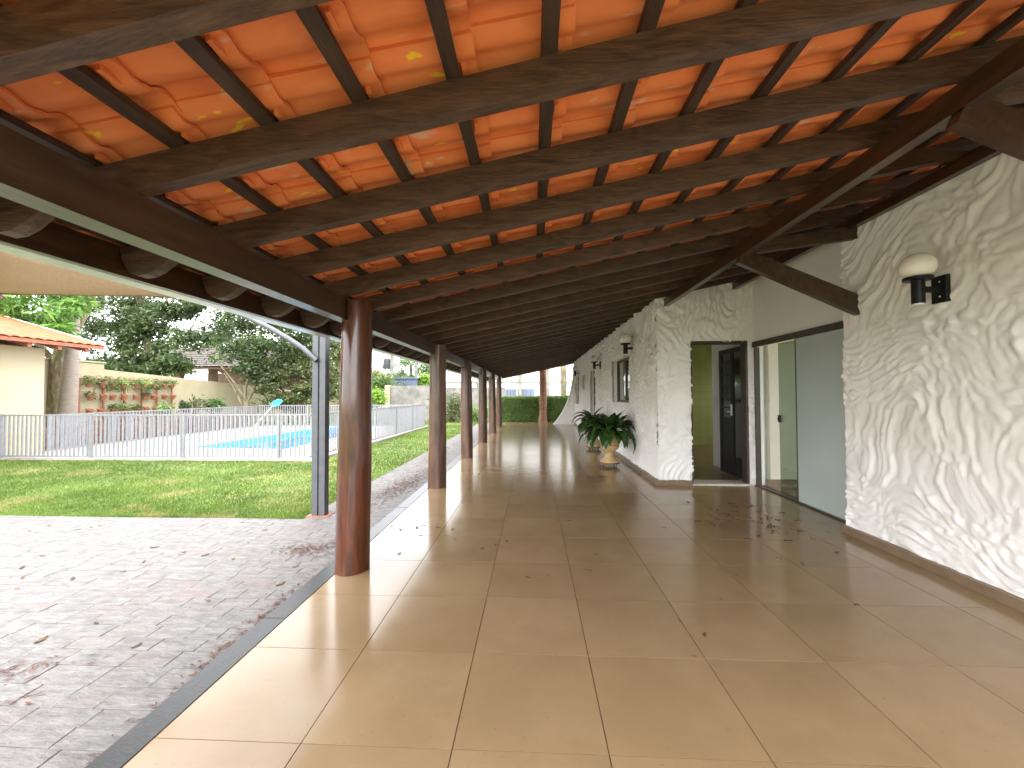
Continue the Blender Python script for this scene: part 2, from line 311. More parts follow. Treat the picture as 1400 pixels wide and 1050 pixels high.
def relief_wall(name, parent, axis, plane, sign, u0, u1, v0, v1top, step, holes=(), seed=0, ang=58, thick=.25, m='stucco', amp=.030):
    """wall face in the plane axis=plane whose relief stands out by sign; v1top is a function of u; holes (ua,ub,va,vb)"""
    nu = int((u1-u0)/step); U = np.linspace(u0, u1, nu+1)
    def snap(arr, vals):
        for q in vals:
            arr[np.argmin(np.abs(arr-q))] = q
        return arr
    for h in holes: U = snap(U, h[:2])
    top = np.array([v1top(q) for q in U]); nv = int((top.max()-v0)/step); Vn = np.linspace(v0, top.max(), nv+1)
    for h in holes: Vn = snap(Vn, [q for q in h[2:] if q > v0+.01])
    UU, VV = np.meshgrid(U, Vn, indexing='ij'); VV = np.minimum(VV, top[:, None])
    d = stucco(UU, VV, seed, ang, amp)
    P = np.stack([np.full_like(UU, plane)+sign*d, UU, VV] if axis == 'x' else [UU, np.full_like(UU, plane)+sign*d, VV], -1).reshape(-1, 3)
    cu = (U[:-1]+U[1:])/2; cv = (Vn[:-1]+Vn[1:])/2
    keep = np.ones((nu, nv), bool)
    for (a, b, c, e) in holes: keep &= ~(((cu > a) & (cu < b))[:, None] & ((cv > c) & (cv < e))[None, :])
    I, J = np.nonzero(keep); q = I*(nv+1)+J
    Fq = np.stack([q, q+nv+1, q+nv+2, q+1], -1)
    if (axis == 'x') == (sign > 0): Fq = Fq
    else: Fq = Fq[:, ::-1]
    me = npmesh(name, P, Fq, m, True)
    return link(name, me, parent)

GZ = -0.05          # level of the paving and lawn beside the veranda
# ================================================================== GROUND
hx0, hx1, hy0, hy1 = -9.25, -6.22, 10.22, 17.83
g = MB().add([(-400, -300, -.16), (400, -300, -.16), (400, 600, -.16), (-400, 600, -.16), (hx0, hy0, -.16), (hx1, hy0, -.16), (hx1, hy1, -.16), (hx0, hy1, -.16)], [(0, 1, 5, 4), (1, 2, 6, 5), (2, 3, 7, 6), (3, 0, 4, 7)]).build('ground', 'ground'); struct(g)
lawn = MB().box(-26, -2.66, 4.72, 8.86, -.15, GZ-.022); lawn.box(-26, -12.3, 8.86, 18.15, -.15, GZ-.022); lawn.box(-4.62, -2.66, 8.86, 18.15, -.15, GZ-.022); lawn.box(-26, -2.66, 18.15, 27.5, -.15, GZ-.022); lawn.box(-2.66, 9, 20.06, 27.5, -.15, GZ-.024); lawn = lawn.build('lawn', 'lawn_soil'); struct(lawn)
pav = MB().box(-9.5, -1.60, -1.6, 4.70, -.14, GZ-.0035); pav.box(-2.64, -1.60, 4.70, 20.0, -.14, GZ-.004); pav = pav.build('paving', 'sand_joint'); struct(pav)
# pavers
st = []
y = 1.0; row = 0
rr = random.Random(3)
def paver_row(y0, y1, xa, xb):
    x = xb
    while x > xa+.08:
        wd = rr.uniform(.16, .36); st.append((max(x-wd, xa), x, y0, y1)); x -= wd
while y < 4.66:
    dy = rr.uniform(.105, .15); y2 = min(y+dy, 4.69); paver_row(y, y2, -7.6, -1.675); y = y2
while y < 20:
    dy = rr.uniform(.11, .16); y2 = y+dy; paver_row(y, y2, -2.62, -1.675); y = y2
def vis(q): 
    cx, cy = (q[0]+q[1])/2, (q[2]+q[3])/2; px = cx/cy
    return (-1.35 < px) and cy > 1.25
near = sorted([q for q in st if vis(q)], key=lambda q: ((q[2]+q[3])/2)**2*1.0+.3*((q[0]+q[1])/2)**2)
ns = set(near[:300])
def stone_mb(mb, q, k, dz=0., cx=0., cy=0.):
    g_ = .0012; x0, x1, y0, y1 = q[0]+g_-cx, q[1]-g_-cx, q[2]+g_-cy, q[3]-g_-cy
    j = lambda: rr.uniform(-.002, .002)
    z = [GZ+dz+rr.uniform(-.0012, .0012) for _ in range(4)]
    v = [(x0+j(), y0+j(), GZ-.03), (x1+j(), y0+j(), GZ-.03), (x1+j(), y1+j(), GZ-.03), (x0+j(), y1+j(), GZ-.03)]
    t = [(x0, y0), (x1, y0), (x1, y1), (x0, y1)]; b = .003
    ti = [(x0+b, y0+b), (x1-b, y0+b), (x1-b, y1-b), (x0+b, y1-b)]
    v += [(v[i][0], v[i][1], z[i]-.0018) for i in range(4)]+[(ti[i][0], ti[i][1], z[i]) for i in range(4)]
    f = [(8, 9, 10, 11)]
    for i in range(4):
        jx = (i+1) % 4; f += [(i, jx, 4+jx, 4+i), (4+i, 4+jx, 8+jx, 8+i)]
    mb.add(v, f)
for q in near[:300]:
    cx, cy = (q[0]+q[1])/2, (q[2]+q[3])/2; mb = MB(); stone_mb(mb, q, 0, rr.uniform(-.001, .001), cx, cy)
    o = mb.build('paver', 'stone', pav, loc=(cx, cy, 0))
mb = MB()
for q in st:
    if q not in ns: stone_mb(mb, q, 0)
tag(mb.build('pavers', 'stone', pav), kind='stuff')
# grass blades
def grass():
    n = 230000
    # near lawn denser
    y = 4.69+(27-4.69)*RNG.random(n)**2.6; x = -13+RNG.random(n)*10.4
    far = RNG.random(n) < .12; x = np.where(far & (y > 20.2), -13+RNG.random(n)*21, x)
    pool = (x < -4.75) & (x > -16) & (y > 8.8) & (y < 18.6)
    keep = ~pool & (x > -1.32*y-1.2) & ((x < -2.66) | (y > 20.2)); x = x[keep]; y = y[keep]; n = len(x)
    h = (.022+.028*RNG.random(n))*(1+.5*gn(x*.9, y*.9, 3)); a = RNG.random(n)*6.283; wd = .0035+.0008*y*RNG.random(n)
    lean = .03*RNG.standard_normal((n, 2))*.7
    z0 = GZ-.022
    V = np.zeros((n, 3, 3)); V[:, 0] = np.stack([x-wd*np.cos(a), y-wd*np.sin(a), np.full(n, z0)], -1); V[:, 1] = np.stack([x+wd*np.cos(a), y+wd*np.sin(a), np.full(n, z0)], -1)
    V[:, 2] = np.stack([x+lean[:, 0], y+lean[:, 1], z0+h], -1)
    return npmesh('grass', V.reshape(-1, 3), np.arange(3*n).reshape(-1, 3), 'grass')
tag(link('grass', grass()), 'short green lawn grass with straw-coloured patches beside the stone paving', 'grass', kind='stuff')

# ================================================================== VERANDA FLOOR
fl = MB().box(-1.53, 3.40, -1.4, 20.05, -.2, -.004).build('veranda_floor', 'grout'); struct(fl)
tile_me = MB().box(-.2978, .2978, -.2978, .2978, -.02, 0).mesh('floor_tile', 'floor_tile')
for i in range(8):
    for j in range(-5, 31):
        cx = -1.519+.6*i+.3; cy = 1.628+.6*j+.3
        if cx > 1.9 and cy > 6.6: continue
        o = link('floor_tile', tile_me, fl, (cx, cy, random.uniform(-.0006, .0006))); o.rotation_euler = (random.uniform(-.0009, .0009), random.uniform(-.0009, .0009), 0)
yy = -1.38; k = 0
while yy < 20:
    ln = [1.32, 1.18, 1.4][k % 3]; k += 1
    MB().bbox(-1.665, -1.5235, yy+.002, min(yy+ln, 20.04)-.002, -.13, -.002, .005).build('edging_stone', 'granite', fl); yy += ln

# ================================================================== HOUSE
SL = .205
def rb(x): return 2.105+SL*(x+1.43)          # underside of the rafters
house = thing('house', 'white house with rough trowelled stucco walls under the veranda roof', 'house', (3.3, 6.4, 0))
def hp(mb, name, m, smooth=0, parent=None):
    o = mb.build(name, m, parent or house, smooth); 
    if parent is None: o.location = (-3.3, -6.4, 0)
    return o
def hrel(*a, **k):
    o = relief_wall(*a, **k); o.location = (-3.3, -6.4, 0); return o
# near wall
hrel('wall', house, 'x', 3.08, -1, -1.4, 4.275, 0, lambda u: 3.05, .014, seed=2, ang=128, amp=.026)
hp(MB().box(3.085, 3.30, -1.4, 4.27, -.1, 3.05), 'wall_core', 'stucco')
# smooth wall over the sliding door
hp(MB().box(3.30, 3.42, 4.272, 6.44, 2.115, 3.10), 'lintel_wall', 'white_wall')
# return wall with the doorway
hrel('wall', house, 'y', 6.42, -1, 1.872, 3.30, 0, lambda u: rb(u)+.04, .016, holes=[(2.385, 3.20, -1, 2.13)], seed=31, ang=25, amp=.052)
ms = MB().box(1.93, 2.39, 6.425, 6.68, -.1, 2.85); ms.box(3.205, 3.44, 6.425, 6.52, -.1, 3.1); ms.box(2.39, 3.205, 6.425, 6.52, 2.12, 3.0)
hp(ms, 'wall_core', 'stucco')
# long wall
W2H = [(8.2, 9.95, 1.18, 2.12), (12.66, 13.70, -1, 2.10), (14.95, 16.0, 1.53, 2.06), (17.1, 18.45, .93, 2.12)]
hrel('wall', house, 'x', 1.90, -1, 6.388, 18.9, 0, lambda u: rb(1.88)+.03, .022, holes=W2H, seed=57, ang=100, amp=.056)
seg = MB(); ycuts = [6.69]+[c for h in W2H for c in h[:2]]+[18.88]
for a, b in zip(ycuts[::2], ycuts[1::2]): seg.box(1.905, 2.13, a, b, -.1, 2.80)
for (a, b, c, e) in W2H:
    seg.box(1.905, 2.13, a, b, e, 2.80)
    if c > 0: seg.box(1.905, 2.13, a, b, -.1, c)
hp(seg, 'wall_core', 'stucco')
# flared end wall
def wingx(z): return 1.93-1.06*math.exp(-z*1.15)+.06*math.exp(-z*6)*0 - .0
zz = np.linspace(0, 2.78, 90); uu = np.linspace(0, 1, 30)
ZZ, TT = np.meshgrid(zz, uu, indexing='ij'); XL = np.vectorize(lambda z: .89+1.04*(1-math.exp(-z*.95))*(1-.0*z))(ZZ); XX = XL+(1.93-XL)*TT
for side, yv, sg in (('a', 18.82, -1), ('b', 19.02, 1)):
    Y = yv+sg*stucco(XX, ZZ, 77, 60, .03); P = np.stack([XX, Y, ZZ], -1).reshape(-1, 3)
    I, J = np.meshgrid(np.arange(89), np.arange(29), indexing='ij'); q = (I*30+J).ravel(); Fq = np.stack([q, q+1, q+31, q+30], -1)
    o = link('end_wall', npmesh('end_wall', P, Fq if sg < 0 else Fq[:, ::-1], 'stucco', True), house); o.location = (-3.3, -6.4, 0)
poly = [(XL[i, 0]+.003, zz[i]) for i in range(90)]+[(1.93, 2.78), (1.93, 0)]
hp(MB().prism(poly, 'y', 18.815, 19.025), 'end_wall_core', 'stucco')
# unseen shell: back walls, ceiling; openings and skylight gap added to light the rooms
sh = MB().box(6.6, 6.75, -1.4, 1.0, -.1, 3.0); sh.box(6.6, 6.75, 6.3, 8.2, -.1, 3.0); sh.box(6.6, 6.75, 10.9, 19, -.1, 3.0); sh.box(6.6, 6.75, 1.0, 6.3, 2.5, 3.0); sh.box(6.6, 6.75, 8.2, 10.9, 2.2, 3.0); sh.box(6.6, 6.75, 8.2, 10.9, -.1, 1.0); sh.box(3.09, 6.7, -1.55, -1.4, -.1, 3.0); sh.box(2.0, 6.7, 18.9, 19.0, -.1, 2.8); hp(sh, 'back_wall', 'white_wall')
ce = MB().box(3.45, 6.6, -1.4, 4.4, 2.72, 2.78); ce.box(3.45, 6.6, 6.2, 18.9, 2.72, 2.78); ce.box(3.45, 4.9, 4.4, 6.2, 2.72, 2.78); ce.box(5.9, 6.6, 4.4, 6.2, 2.72, 2.78); hp(ce, 'ceiling', 'white_wall'); hp(MB().box(2.135, 3.45, 6.69, 18.9, 2.62, 2.68), 'ceiling', 'white_wall')
hp(MB().box(3.425, 8.0, -1.4, 6.43, -.1, -.002), 'living_floor', 'door_floor'); hp(MB().box(2.14, 8.0, 6.7, 18.9, -.1, -.003), 'kitchen_floor', 'door_floor'); 
hp(MB().box(3.53, 6.6, 6.43, 6.68, -.1, 2.72), 'inner_wall', 'beige_wall'); hp(MB().box(3.42, 3.52, 6.53, 8.15, -.1, 2.7), 'inner_wall', 'white_wall')
hp(MB().box(2.135, 6.5, 11.3, 11.45, -.1, 2.7), 'green_tiled_wall', 'green_tile'); hp(MB().box(3.62, 6.6, 6.70, 6.80, -.1, 2.7), 'inner_wall', 'white_wall')
hp(MB().box(3.46, 7.9, 6.41, 6.428, 0, .08), 'inner_skirting', 'skirting')
# skirting tiles
def skirt(x0, x1, y0, y1, alongy):
    a, b = (y0, y1) if alongy else (x0, x1); t = a
    while t < b-.02:
        e = min(t+.6, b); mb = MB()
        mb.box(*((x0, x1, t+.001, e-.001) if alongy else (t+.001, e-.001, y0, y1)), 0.001, .072); hp(mb, 'skirting_tile', 'skirting'); t = e
skirt(3.022, 3.075, 0.6, 4.29, True); skirt(1.822, 1.895, 6.338, 12.6, True); skirt(1.822, 1.895, 13.75, 18.8, True); skirt(1.897, 2.36, 6.34, 6.418, False)
# doorway: frame, threshold, open leaf
dr = MB().box(2.372, 2.39, 6.385, 6.50, 0, 2.15); dr.box(3.17, 3.204, 6.385, 6.535, 0, 2.15); dr.box(2.39, 3.17, 6.385, 6.50, 2.105, 2.15)
door = thing('door', None, None); door.parent = house
for k_ in ('label', 'category'):
    if k_ in door: del door[k_]
door.location = (-.1, 0, 0)
def dp(mb, name, m, smooth=0):
    o = mb.build(name, m, door, smooth); o.location = (-3.2, -6.4, 0); return o
dp(dr, 'door_frame', 'darkframe'); dp(MB().box(2.35, 3.25, 6.36, 6.68, .0, .018), 'threshold', 'threshold')
xl = 3.24
lf = MB()
for a, b in ((6.54, 6.62), (6.95, 7.03), (7.36, 7.44)): lf.box(xl, xl+.04, a, b, .03, 2.1)
lf.box(xl+.001, xl+.039, 6.62, 6.95, .03, .12); lf.box(xl+.001, xl+.039, 7.03, 7.36, .03, .12); lf.box(xl+.001, xl+.039, 6.62, 6.95, 2.02, 2.1); lf.box(xl+.001, xl+.039, 7.03, 7.36, 2.02, 2.1)
dp(lf, 'leaf_frame', 'black')
for z in (.95, 1.13, 1.31, 1.49, 1.67, 1.85): dp(MB().box(xl+.004, xl+.036, 7.03, 7.36, z-.014, z+.014), 'glazing_bar', 'black')
for z in (.965, 1.145, 1.325, 1.505, 1.685, 1.865): dp(MB().box(xl+.017, xl+.022, 7.03, 7.36, z, z+.15), 'pane', 'grey_glass')
dp(MB().box(xl+.012, xl+.026, 7.03, 7.36, .12, .935), 'lower_panel', 'black'); dp(MB().box(xl+.017, xl+.022, 6.62, 6.95, .12, 2.02), 'pane', 'grey_glass')
dp(MB().box(xl-.012, xl-.001, 6.965, 7.012, 1.0, 1.18).tube([(xl-.03, 6.99, 1.06), (xl-.03, 7.09, 1.06)], .008), 'handle', 'white_metal')
# sliding glass door
sdr = thing('sliding_door', None, None); sdr.parent = house; sdr.location = (0, -1.1, 0)
def sp_(mb, name, m, smooth=0, parent=None):
    o = mb.build(name, m, parent or sdr, smooth)
    if parent is None: o.location = (-3.3, -5.3, 0)
    return o
sp_(MB().box(3.262, 3.30, 4.274, 6.375, 2.045, 2.125), 'top_track', 'darkframe'); sp_(MB().box(3.268, 3.36, 4.28, 6.37, .0, .016), 'floor_track', 'darkframe')
sp_(MB().box(3.285, 3.35, 6.335, 6.372, .016, 2.045), 'jamb', 'darkframe')
sp_(MB().box(3.300, 3.308, 4.28, 5.40, .018, 2.044), 'frosted_panel', 'frosted'); sp_(MB().box(3.297, 3.311, 5.40, 5.418, .018, 2.044), 'panel_edge', 'darkframe')
sp_(MB().box(3.325, 3.333, 5.36, 6.335, .018, 2.044), 'clear_panel', 'glass'); pn = sp_(MB().box(3.345, 3.353, 5.30, 5.86, .018, 2.044), 'tinted_panel', 'tint_glass')
lk = sp_(MB().bbox(-.05, .05, -.03, .03, 0, .02, .01).tube([(0, 0, .02), (0, 0, .034)], .012), 'lock', 'black')
lk.rotation_euler = (0, R(-90), 0); lk.location = (3.322-3.3, 5.80-5.3, 1.02)
# windows on the long wall
def window(y0, y1, z0, z1, blind, doorlike=False):
    wn = thing('door' if doorlike else 'window', None, None); wn.parent = house; yc = (y0+y1)/2; wn.location = (2.0-3.3, yc-6.4, max(z0, 0))
    z0 = max(z0, 0.001); off = (-2.0, -yc, -max(z0, 0) if z0 > .01 else 0)
    def q(mb, name, m, parent=None):
        o = mb.build(name, m, parent or wn); o.location = off; return o
    fr = MB(); t = .045
    fr.box(1.985, 2.045, y0+.002, y0+t, z0+.002, z1-.002); fr.box(1.985, 2.045, y1-t, y1-.002, z0+.002, z1-.002); fr.box(1.986, 2.044, y0+t, y1-t, z0+.002, z0+t); fr.box(1.986, 2.044, y0+t, y1-t, z1-t, z1-.002)
    if y1-y0 > .9: fr.box(1.987, 2.043, (y0+y1)/2-.025, (y0+y1)/2+.025, z0+t, z1-t)
    q(fr, 'frame', 'darkframe'); q(MB().box(2.010, 2.016, y0+t, y1-t, z0+t, z1-t), 'pane', 'glass')
    if blind:
        z = z0+.08
        while z < z1-.06: q(MB().add([(2.06, y0+.06, z), (2.06, y1-.75, z), (2.085, y1-.75, z+.018), (2.085, y0+.06, z+.018)], [(0, 1, 2, 3)]), 'blind_slat', 'white_metal'); z += .036
    if not doorlike: q(MB().box(1.868, 1.985, y0-.02, y1+.02, z0-.03, z0-.001), 'sill', 'stucco')
window(*W2H[0], True); window(W2H[1][0], W2H[1][1], 0, 2.10, False, True); window(*W2H[2], False); window(*W2H[3], False)

# ================================================================== VERANDA ROOF
roof = thing('veranda_roof', 'veranda roof of orange clay tiles on dark brown timber rafters', 'roof', (0, 0, 2.1))
def rp_(mb, name, m, smooth=0, loc=None):
    o = mb.build(name, m, roof, smooth); b = Vector(loc or (0, 0, 0)); o.location = b-Vector((0, 0, 2.1)); return o
# rafters with shaped tails
tail = [(3.95, 0), (-1.56, 0), (-1.60, .022), (-1.65, .042), (-1.70, .046), (-1.75, .030), (-1.80, .002), (-1.85, -.026), (-1.90, -.040), (-1.95, -.036), (-1.985, -.015), (-2.01, .02), (-2.03, .07), (-2.04, .118)]
poly = [(x, rb(x)+d) for x, d in tail]+[(3.95, rb(3.95)+.122)]
raf_me = []
for k in range(3):
    e = .003
    pl = [(x, z) for x, z in poly]
    mb = MB(); n = len(pl)
    mb.prism(pl, 'y', 0, .058+.003*k); raf_me.append(mb.mesh('rafter', 'rafter'))
RY0, RSP = 1.405, .533
ry = [RY0+RSP*k for k in range(-3, 36)]
for k, yv in enumerate(ry):
    o = link('rafter', raf_me[k % 3], roof, (0, yv+random.uniform(-.012, .012), -2.1+random.uniform(-.003, .003)))
YS, YE = ry[0]-.15, ry[-1]+.22
# battens
ca = math.cos(math.atan(SL)); sa = math.sin(math.atan(SL))
BX = [-.602+.3333*k for k in range(-4, 14)]
bat = MB().box(-.026, .026, YS, YE, 0, .03).mesh('batten', 'batten')
for x in BX:
    o = link('batten', bat, roof, (x, random.uniform(-.03, .03), rb(x)+.1225-2.1)); o.rotation_euler = (0, -math.atan(SL), 0)
o = link('eave_batten', bat, roof, (-2.005, 0, rb(-2.005)+.135-2.1)); o.rotation_euler = (0, -math.atan(SL), 0)
rp_(MB().box(-2.075, -2.045, YS, YE, rb(-2.06)-.008, rb(-2.06)+.135), 'fascia_board', 'beam')
# clay tiles
def tile_profile(n=18):
    t = np.linspace(0, 1.09, n)
    z = .0085*np.cos(2*np.pi*t/.36)-.0085
    r = np.clip((t-.70)/.39, 0, 1); z = np.where(t > .70, .034*np.sin(np.pi*np.clip((t-.70)/.42, 0, 1))-.004, z)
    z = np.where(t < .06, z+.010*(1-t/.06), z)
    return t*.30, z
def tile_mesh():
    ty, tz = tile_profile(); n = len(ty); th = .013
    # local x along slope (u): -0.335..0.085 relative to the batten, z height
    us = [-.335, -.12, .085]; mb = MB(); V = []; f = []
    for ui, u in enumerate(us):
        sh = .0 if u < 0.05 else 0.
        for i in range(n): V.append((u, ty[i], tz[i]+.016-.052*u))
        for i in range(n): V.append((u, ty[i], tz[i]+.016+th-.052*u))
    S = 2*n
    for a in range(len(us)-1):
        for i in range(n-1):
            f.append((a*S+i, a*S+i+1, (a+1)*S+i+1, (a+1)*S+i)); f.append((a*S+n+i, (a+1)*S+n+i, (a+1)*S+n+i+1, a*S+n+i+1))
        for i in (0, n-1): f.append((a*S+i, (a+1)*S+i, (a+1)*S+n+i, a*S+n+i))
    for a in (0, len(us)-1):
        for i in range(n-1): f.append((a*S+i, a*S+i+1, a*S+n+i+1, a*S+n+i))
    mb.add(V, f)
    # hanging lug behind the batten
    mb.box(.030, .046, .09, .15, -.008, .022)
    return mb
tmb = tile_mesh(); tme = tmb.mesh('roof_tile', 'roof_tile', 40)
TY0 = 1.31-.3*6
cells = []
for ci, x in enumerate(BX):
    for j in range(int((YE-.25-TY0)/.3)): cells.append((x, TY0+.3*j, ci))
def score(c):
    x, yv = c[0]-.12, c[1]+.15; z = rb(x)+.2-CAM_H
    if yv < .35 or yv > 14: return 0
    u = x/yv; v = z/yv
    if abs(u+.0) > 1.45 or v > 1.25: return 0
    return z/(yv*yv*(1+.0*u))/ (yv)
sc = sorted(cells, key=lambda c: -score(c)); top = set(sc[:300])
rest = [c for c in cells if c not in top]
for c in sc[:300]:
    o = link('roof_tile', tme, roof, (c[0]+random.uniform(-.006, .006), c[1]+random.uniform(-.004, .004), rb(c[0])+.1225+.0305-2.1))
    o.rotation_euler = (random.uniform(-.006, .006), -math.atan(SL)+random.uniform(-.006, .006), random.uniform(-.008, .008))
tv = np.empty(len(tme.vertices)*3); tme.vertices.foreach_get('co', tv); tv = tv.reshape(-1, 3)
tq = [list(p.vertices) for p in tme.polygons]
VV_ = []; FF_ = []
for c in rest:
    a = math.atan(SL); x = tv[:, 0]*math.cos(a)-tv[:, 2]*math.sin(a); z = tv[:, 0]*math.sin(a)+tv[:, 2]*math.cos(a)
    o = len(VV_)*len(tv); VV_.append(np.stack([x+c[0]+random.uniform(-.006, .006), tv[:, 1]+c[1], z+rb(c[0])+.153+random.uniform(0, .002)], -1)); FF_.append(np.array(tq)+o)
me = npmesh('roof_tiles', np.concatenate(VV_), np.concatenate(FF_), 'roof_tile'); me.polygons.foreach_set('use_smooth', [True]*len(me.polygons)); me.set_sharp_from_angle(angle=R(40))
tag(link('roof_tiles', me, roof, (0, 0, -2.1)), kind='stuff')
# unseen rear roof slope shutting out sky; gap added to light the living room
rsl = [(3.95, rb(3.95)+.12), (5.2, rb(5.2)+.12), (6.9, rb(5.2)-.27), (6.9, rb(5.2)-.33), (5.2, rb(5.2)+.06), (3.95, rb(3.95)+.06)]
rp_(MB().prism(rsl, 'y', YS, 4.3).prism(rsl, 'y', 6.3, YE).prism([(3.95, rb(3.95)+.12), (4.8, rb(4.8)+.12), (4.8, rb(4.8)+.06), (3.95, rb(3.95)+.06)], 'y', 4.3, 6.3), 'rear_slope', 'roof_tile_out')
# beams
BY0, BY1 = YS+.1, 19.2
rp_(MB().box(-1.53, -1.43, BY0, BY1, 1.945, 2.104), 'eave_beam', 'beam')
rp_(MB().box(1.985, 2.055, BY0, 6.40, rb(2.0)-.125, rb(1.985)-.001), 'purlin', 'beam')
rp_(MB().box(2.985, 3.045, BY0, 6.36, 2.915, rb(2.985)-.002), 'wall_plate', 'beam')
for yv in (2.03, 4.10):
    rp_(MB().prism([(2.057, 2.70), (3.09, 2.83), (3.09, 2.95), (2.057, 2.82)], 'y', yv-.03, yv+.03), 'tie_beam', 'rafter')
    d = Vector((1, -.53)).normalized(); nrm = Vector((-d.y, d.x))*.075
    a = Vector((2.02, 2.665)); b = Vector((3.075, 2.19))
    rp_(MB().prism([(a.x-.05, a.y-.045), (b.x, b.y-.09), (b.x, b.y+.10), (2.06, 2.74), (1.99, 2.672)], 'y', yv-.032, yv+.032), 'brace', 'beam')
# gutter
gp = [(-2.085, 2.10), (-2.085, 1.985), (-2.10, 1.97), (-2.20, 1.97), (-2.215, 1.985), (-2.215, 2.09), (-2.225, 2.10), (-2.205, 2.10), (-2.205, 1.99), (-2.195, 1.98), (-2.105, 1.98), (-2.095, 1.99), (-2.095, 2.10)]
rp_(MB().prism(gp, 'y', YS, YE), 'gutter', 'gutter')

# ------------------------------------------------------------------ log posts
PX = -1.425; PY = [3.235, 6.13, 8.96, 11.79, 14.64, 17.53]
PL = ['glossy red-brown log post standing beside the grey steel post', 'second log post from the grey steel post, dull brown with a pale seam', 'third log post from the grey steel post, carrying the eave beam',
      'fourth log post from the grey steel post, carrying the eave beam', 'fifth log post from the grey steel post, carrying the eave beam', 'last log post of the row, next to the green hedge']
def log_post(i, yv):
    rg = np.random.default_rng(40+i); n = 28; H = np.linspace(0, 1.942, 34); mb = MB()
    ph = rg.uniform(0, 6.28, 4); lean = rg.uniform(-.012, .012, 2) if i else np.array([.016, 0])
    def ring(z, half=False):
        r0 = .128-.012*z/1.94; out = []
        for k in range(n):
            t = 2*math.pi*k/n
            r = r0*(1+.035*math.cos(2*t+ph[0])+.025*math.cos(3*t+ph[1]+z*.5)+.03*float(gn(math.cos(t)*1.2+z*1.3, math.sin(t)*1.2+z*.9, i+3))+.02*math.sin(z*3+ph[2]))
            x = r*math.cos(t)+lean[0]*z; yq = r*math.sin(t)+lean[1]*z
            if half: x = max(x, -1.43-PX+.002)
            out.append((x, yq, z))
        return out
    rings = [ring(z) for z in H]
    mb.v += [q for r_ in rings for q in r_]
    for a in range(len(H)-1):
        for k in range(n): mb.f.append((a*n+k, a*n+(k+1) % n, (a+1)*n+(k+1) % n, (a+1)*n+k))
    mb.f.append(tuple(range(n))[::-1]); mb.f.append(tuple((len(H)-1)*n+k for k in range(n)))
    o = len(mb.v); r1, r2, r3 = ring(1.935, True), ring(2.0, True), ring(2.098, True)
    mb.v += r1+r2+r3
    for a in range(2):
        for k in range(n): mb.f.append((o+a*n+k, o+a*n+(k+1) % n, o+(a+1)*n+(k+1) % n, o+(a+1)*n+k))
    mb.f.append(tuple(o+2*n+k for k in range(n)))
    ob = mb.build('log_post', 'log' if i == 0 else 'log_dull', None, 60, (PX, yv, 0.0))
    tag(ob, PL[i], 'post', 'log posts carrying the veranda beam')
for i, yv in enumerate(PY): log_post(i, yv)

# ------------------------------------------------------------------ wall lamps
def lamp(x, yv, z, label):
    t = thing('wall_lamp', label, 'lamp', (x, yv, z), 'globe lamps on the stucco walls')
    p = MB().bbox(-.06, .06, -.10, .10, 0, .03, .004).build('wall_plate', 'black', t)
    p.rotation_euler = (R(90), 0, R(-90)); p.location = (.0, 0, 0)
    MB().box(-.145, -.03, -.018, .018, -.02, .02).build('arm', 'black', t)
    MB().lathe([(.040, -.105), (.040, .068), (.088, .07), (.088, .092), (.05, .094)], 24, (-.175, 0, 0)).build('holder', 'black', t, 40)
    MB().lathe([(.034, -.112), (.036, -.1055)], 20, (-.175, 0, 0)).build('holder_cap', 'white_metal', t, 40)
    pr = [(.055, .092)]+[(.112*math.sin(R(a)), .175-.098*math.cos(R(a))) for a in range(35, 180, 8)]+[(.004, .273)]
    MB().lathe(pr, 28, (-.175, 0, 0)).build('globe', 'opal', t, 80)
    for zz_ in (-.055, .055): MB().lathe([(.007, 0), (.004, .004)], 8).build('screw', 'white_metal', t).matrix_basis = Matrix.Translation((-.031, -.01, zz_)) @ Matrix.Rotation(R(-90), 4, 'Y')
lamp(3.055, 3.25, 2.135, 'black wall lamp with white globe on the wall right of the frosted glass')
lamp(1.885, 7.78, 2.20, 'black wall lamp with white globe between the doorway corner and the first window')
lamp(1.885, 11.7, 2.16, 'black wall lamp with white globe between the first window and the tall glazed opening')
lamp(1.885, 17.0, 2.20, 'small black globe lamp at the end of the wall by the flared end wall')

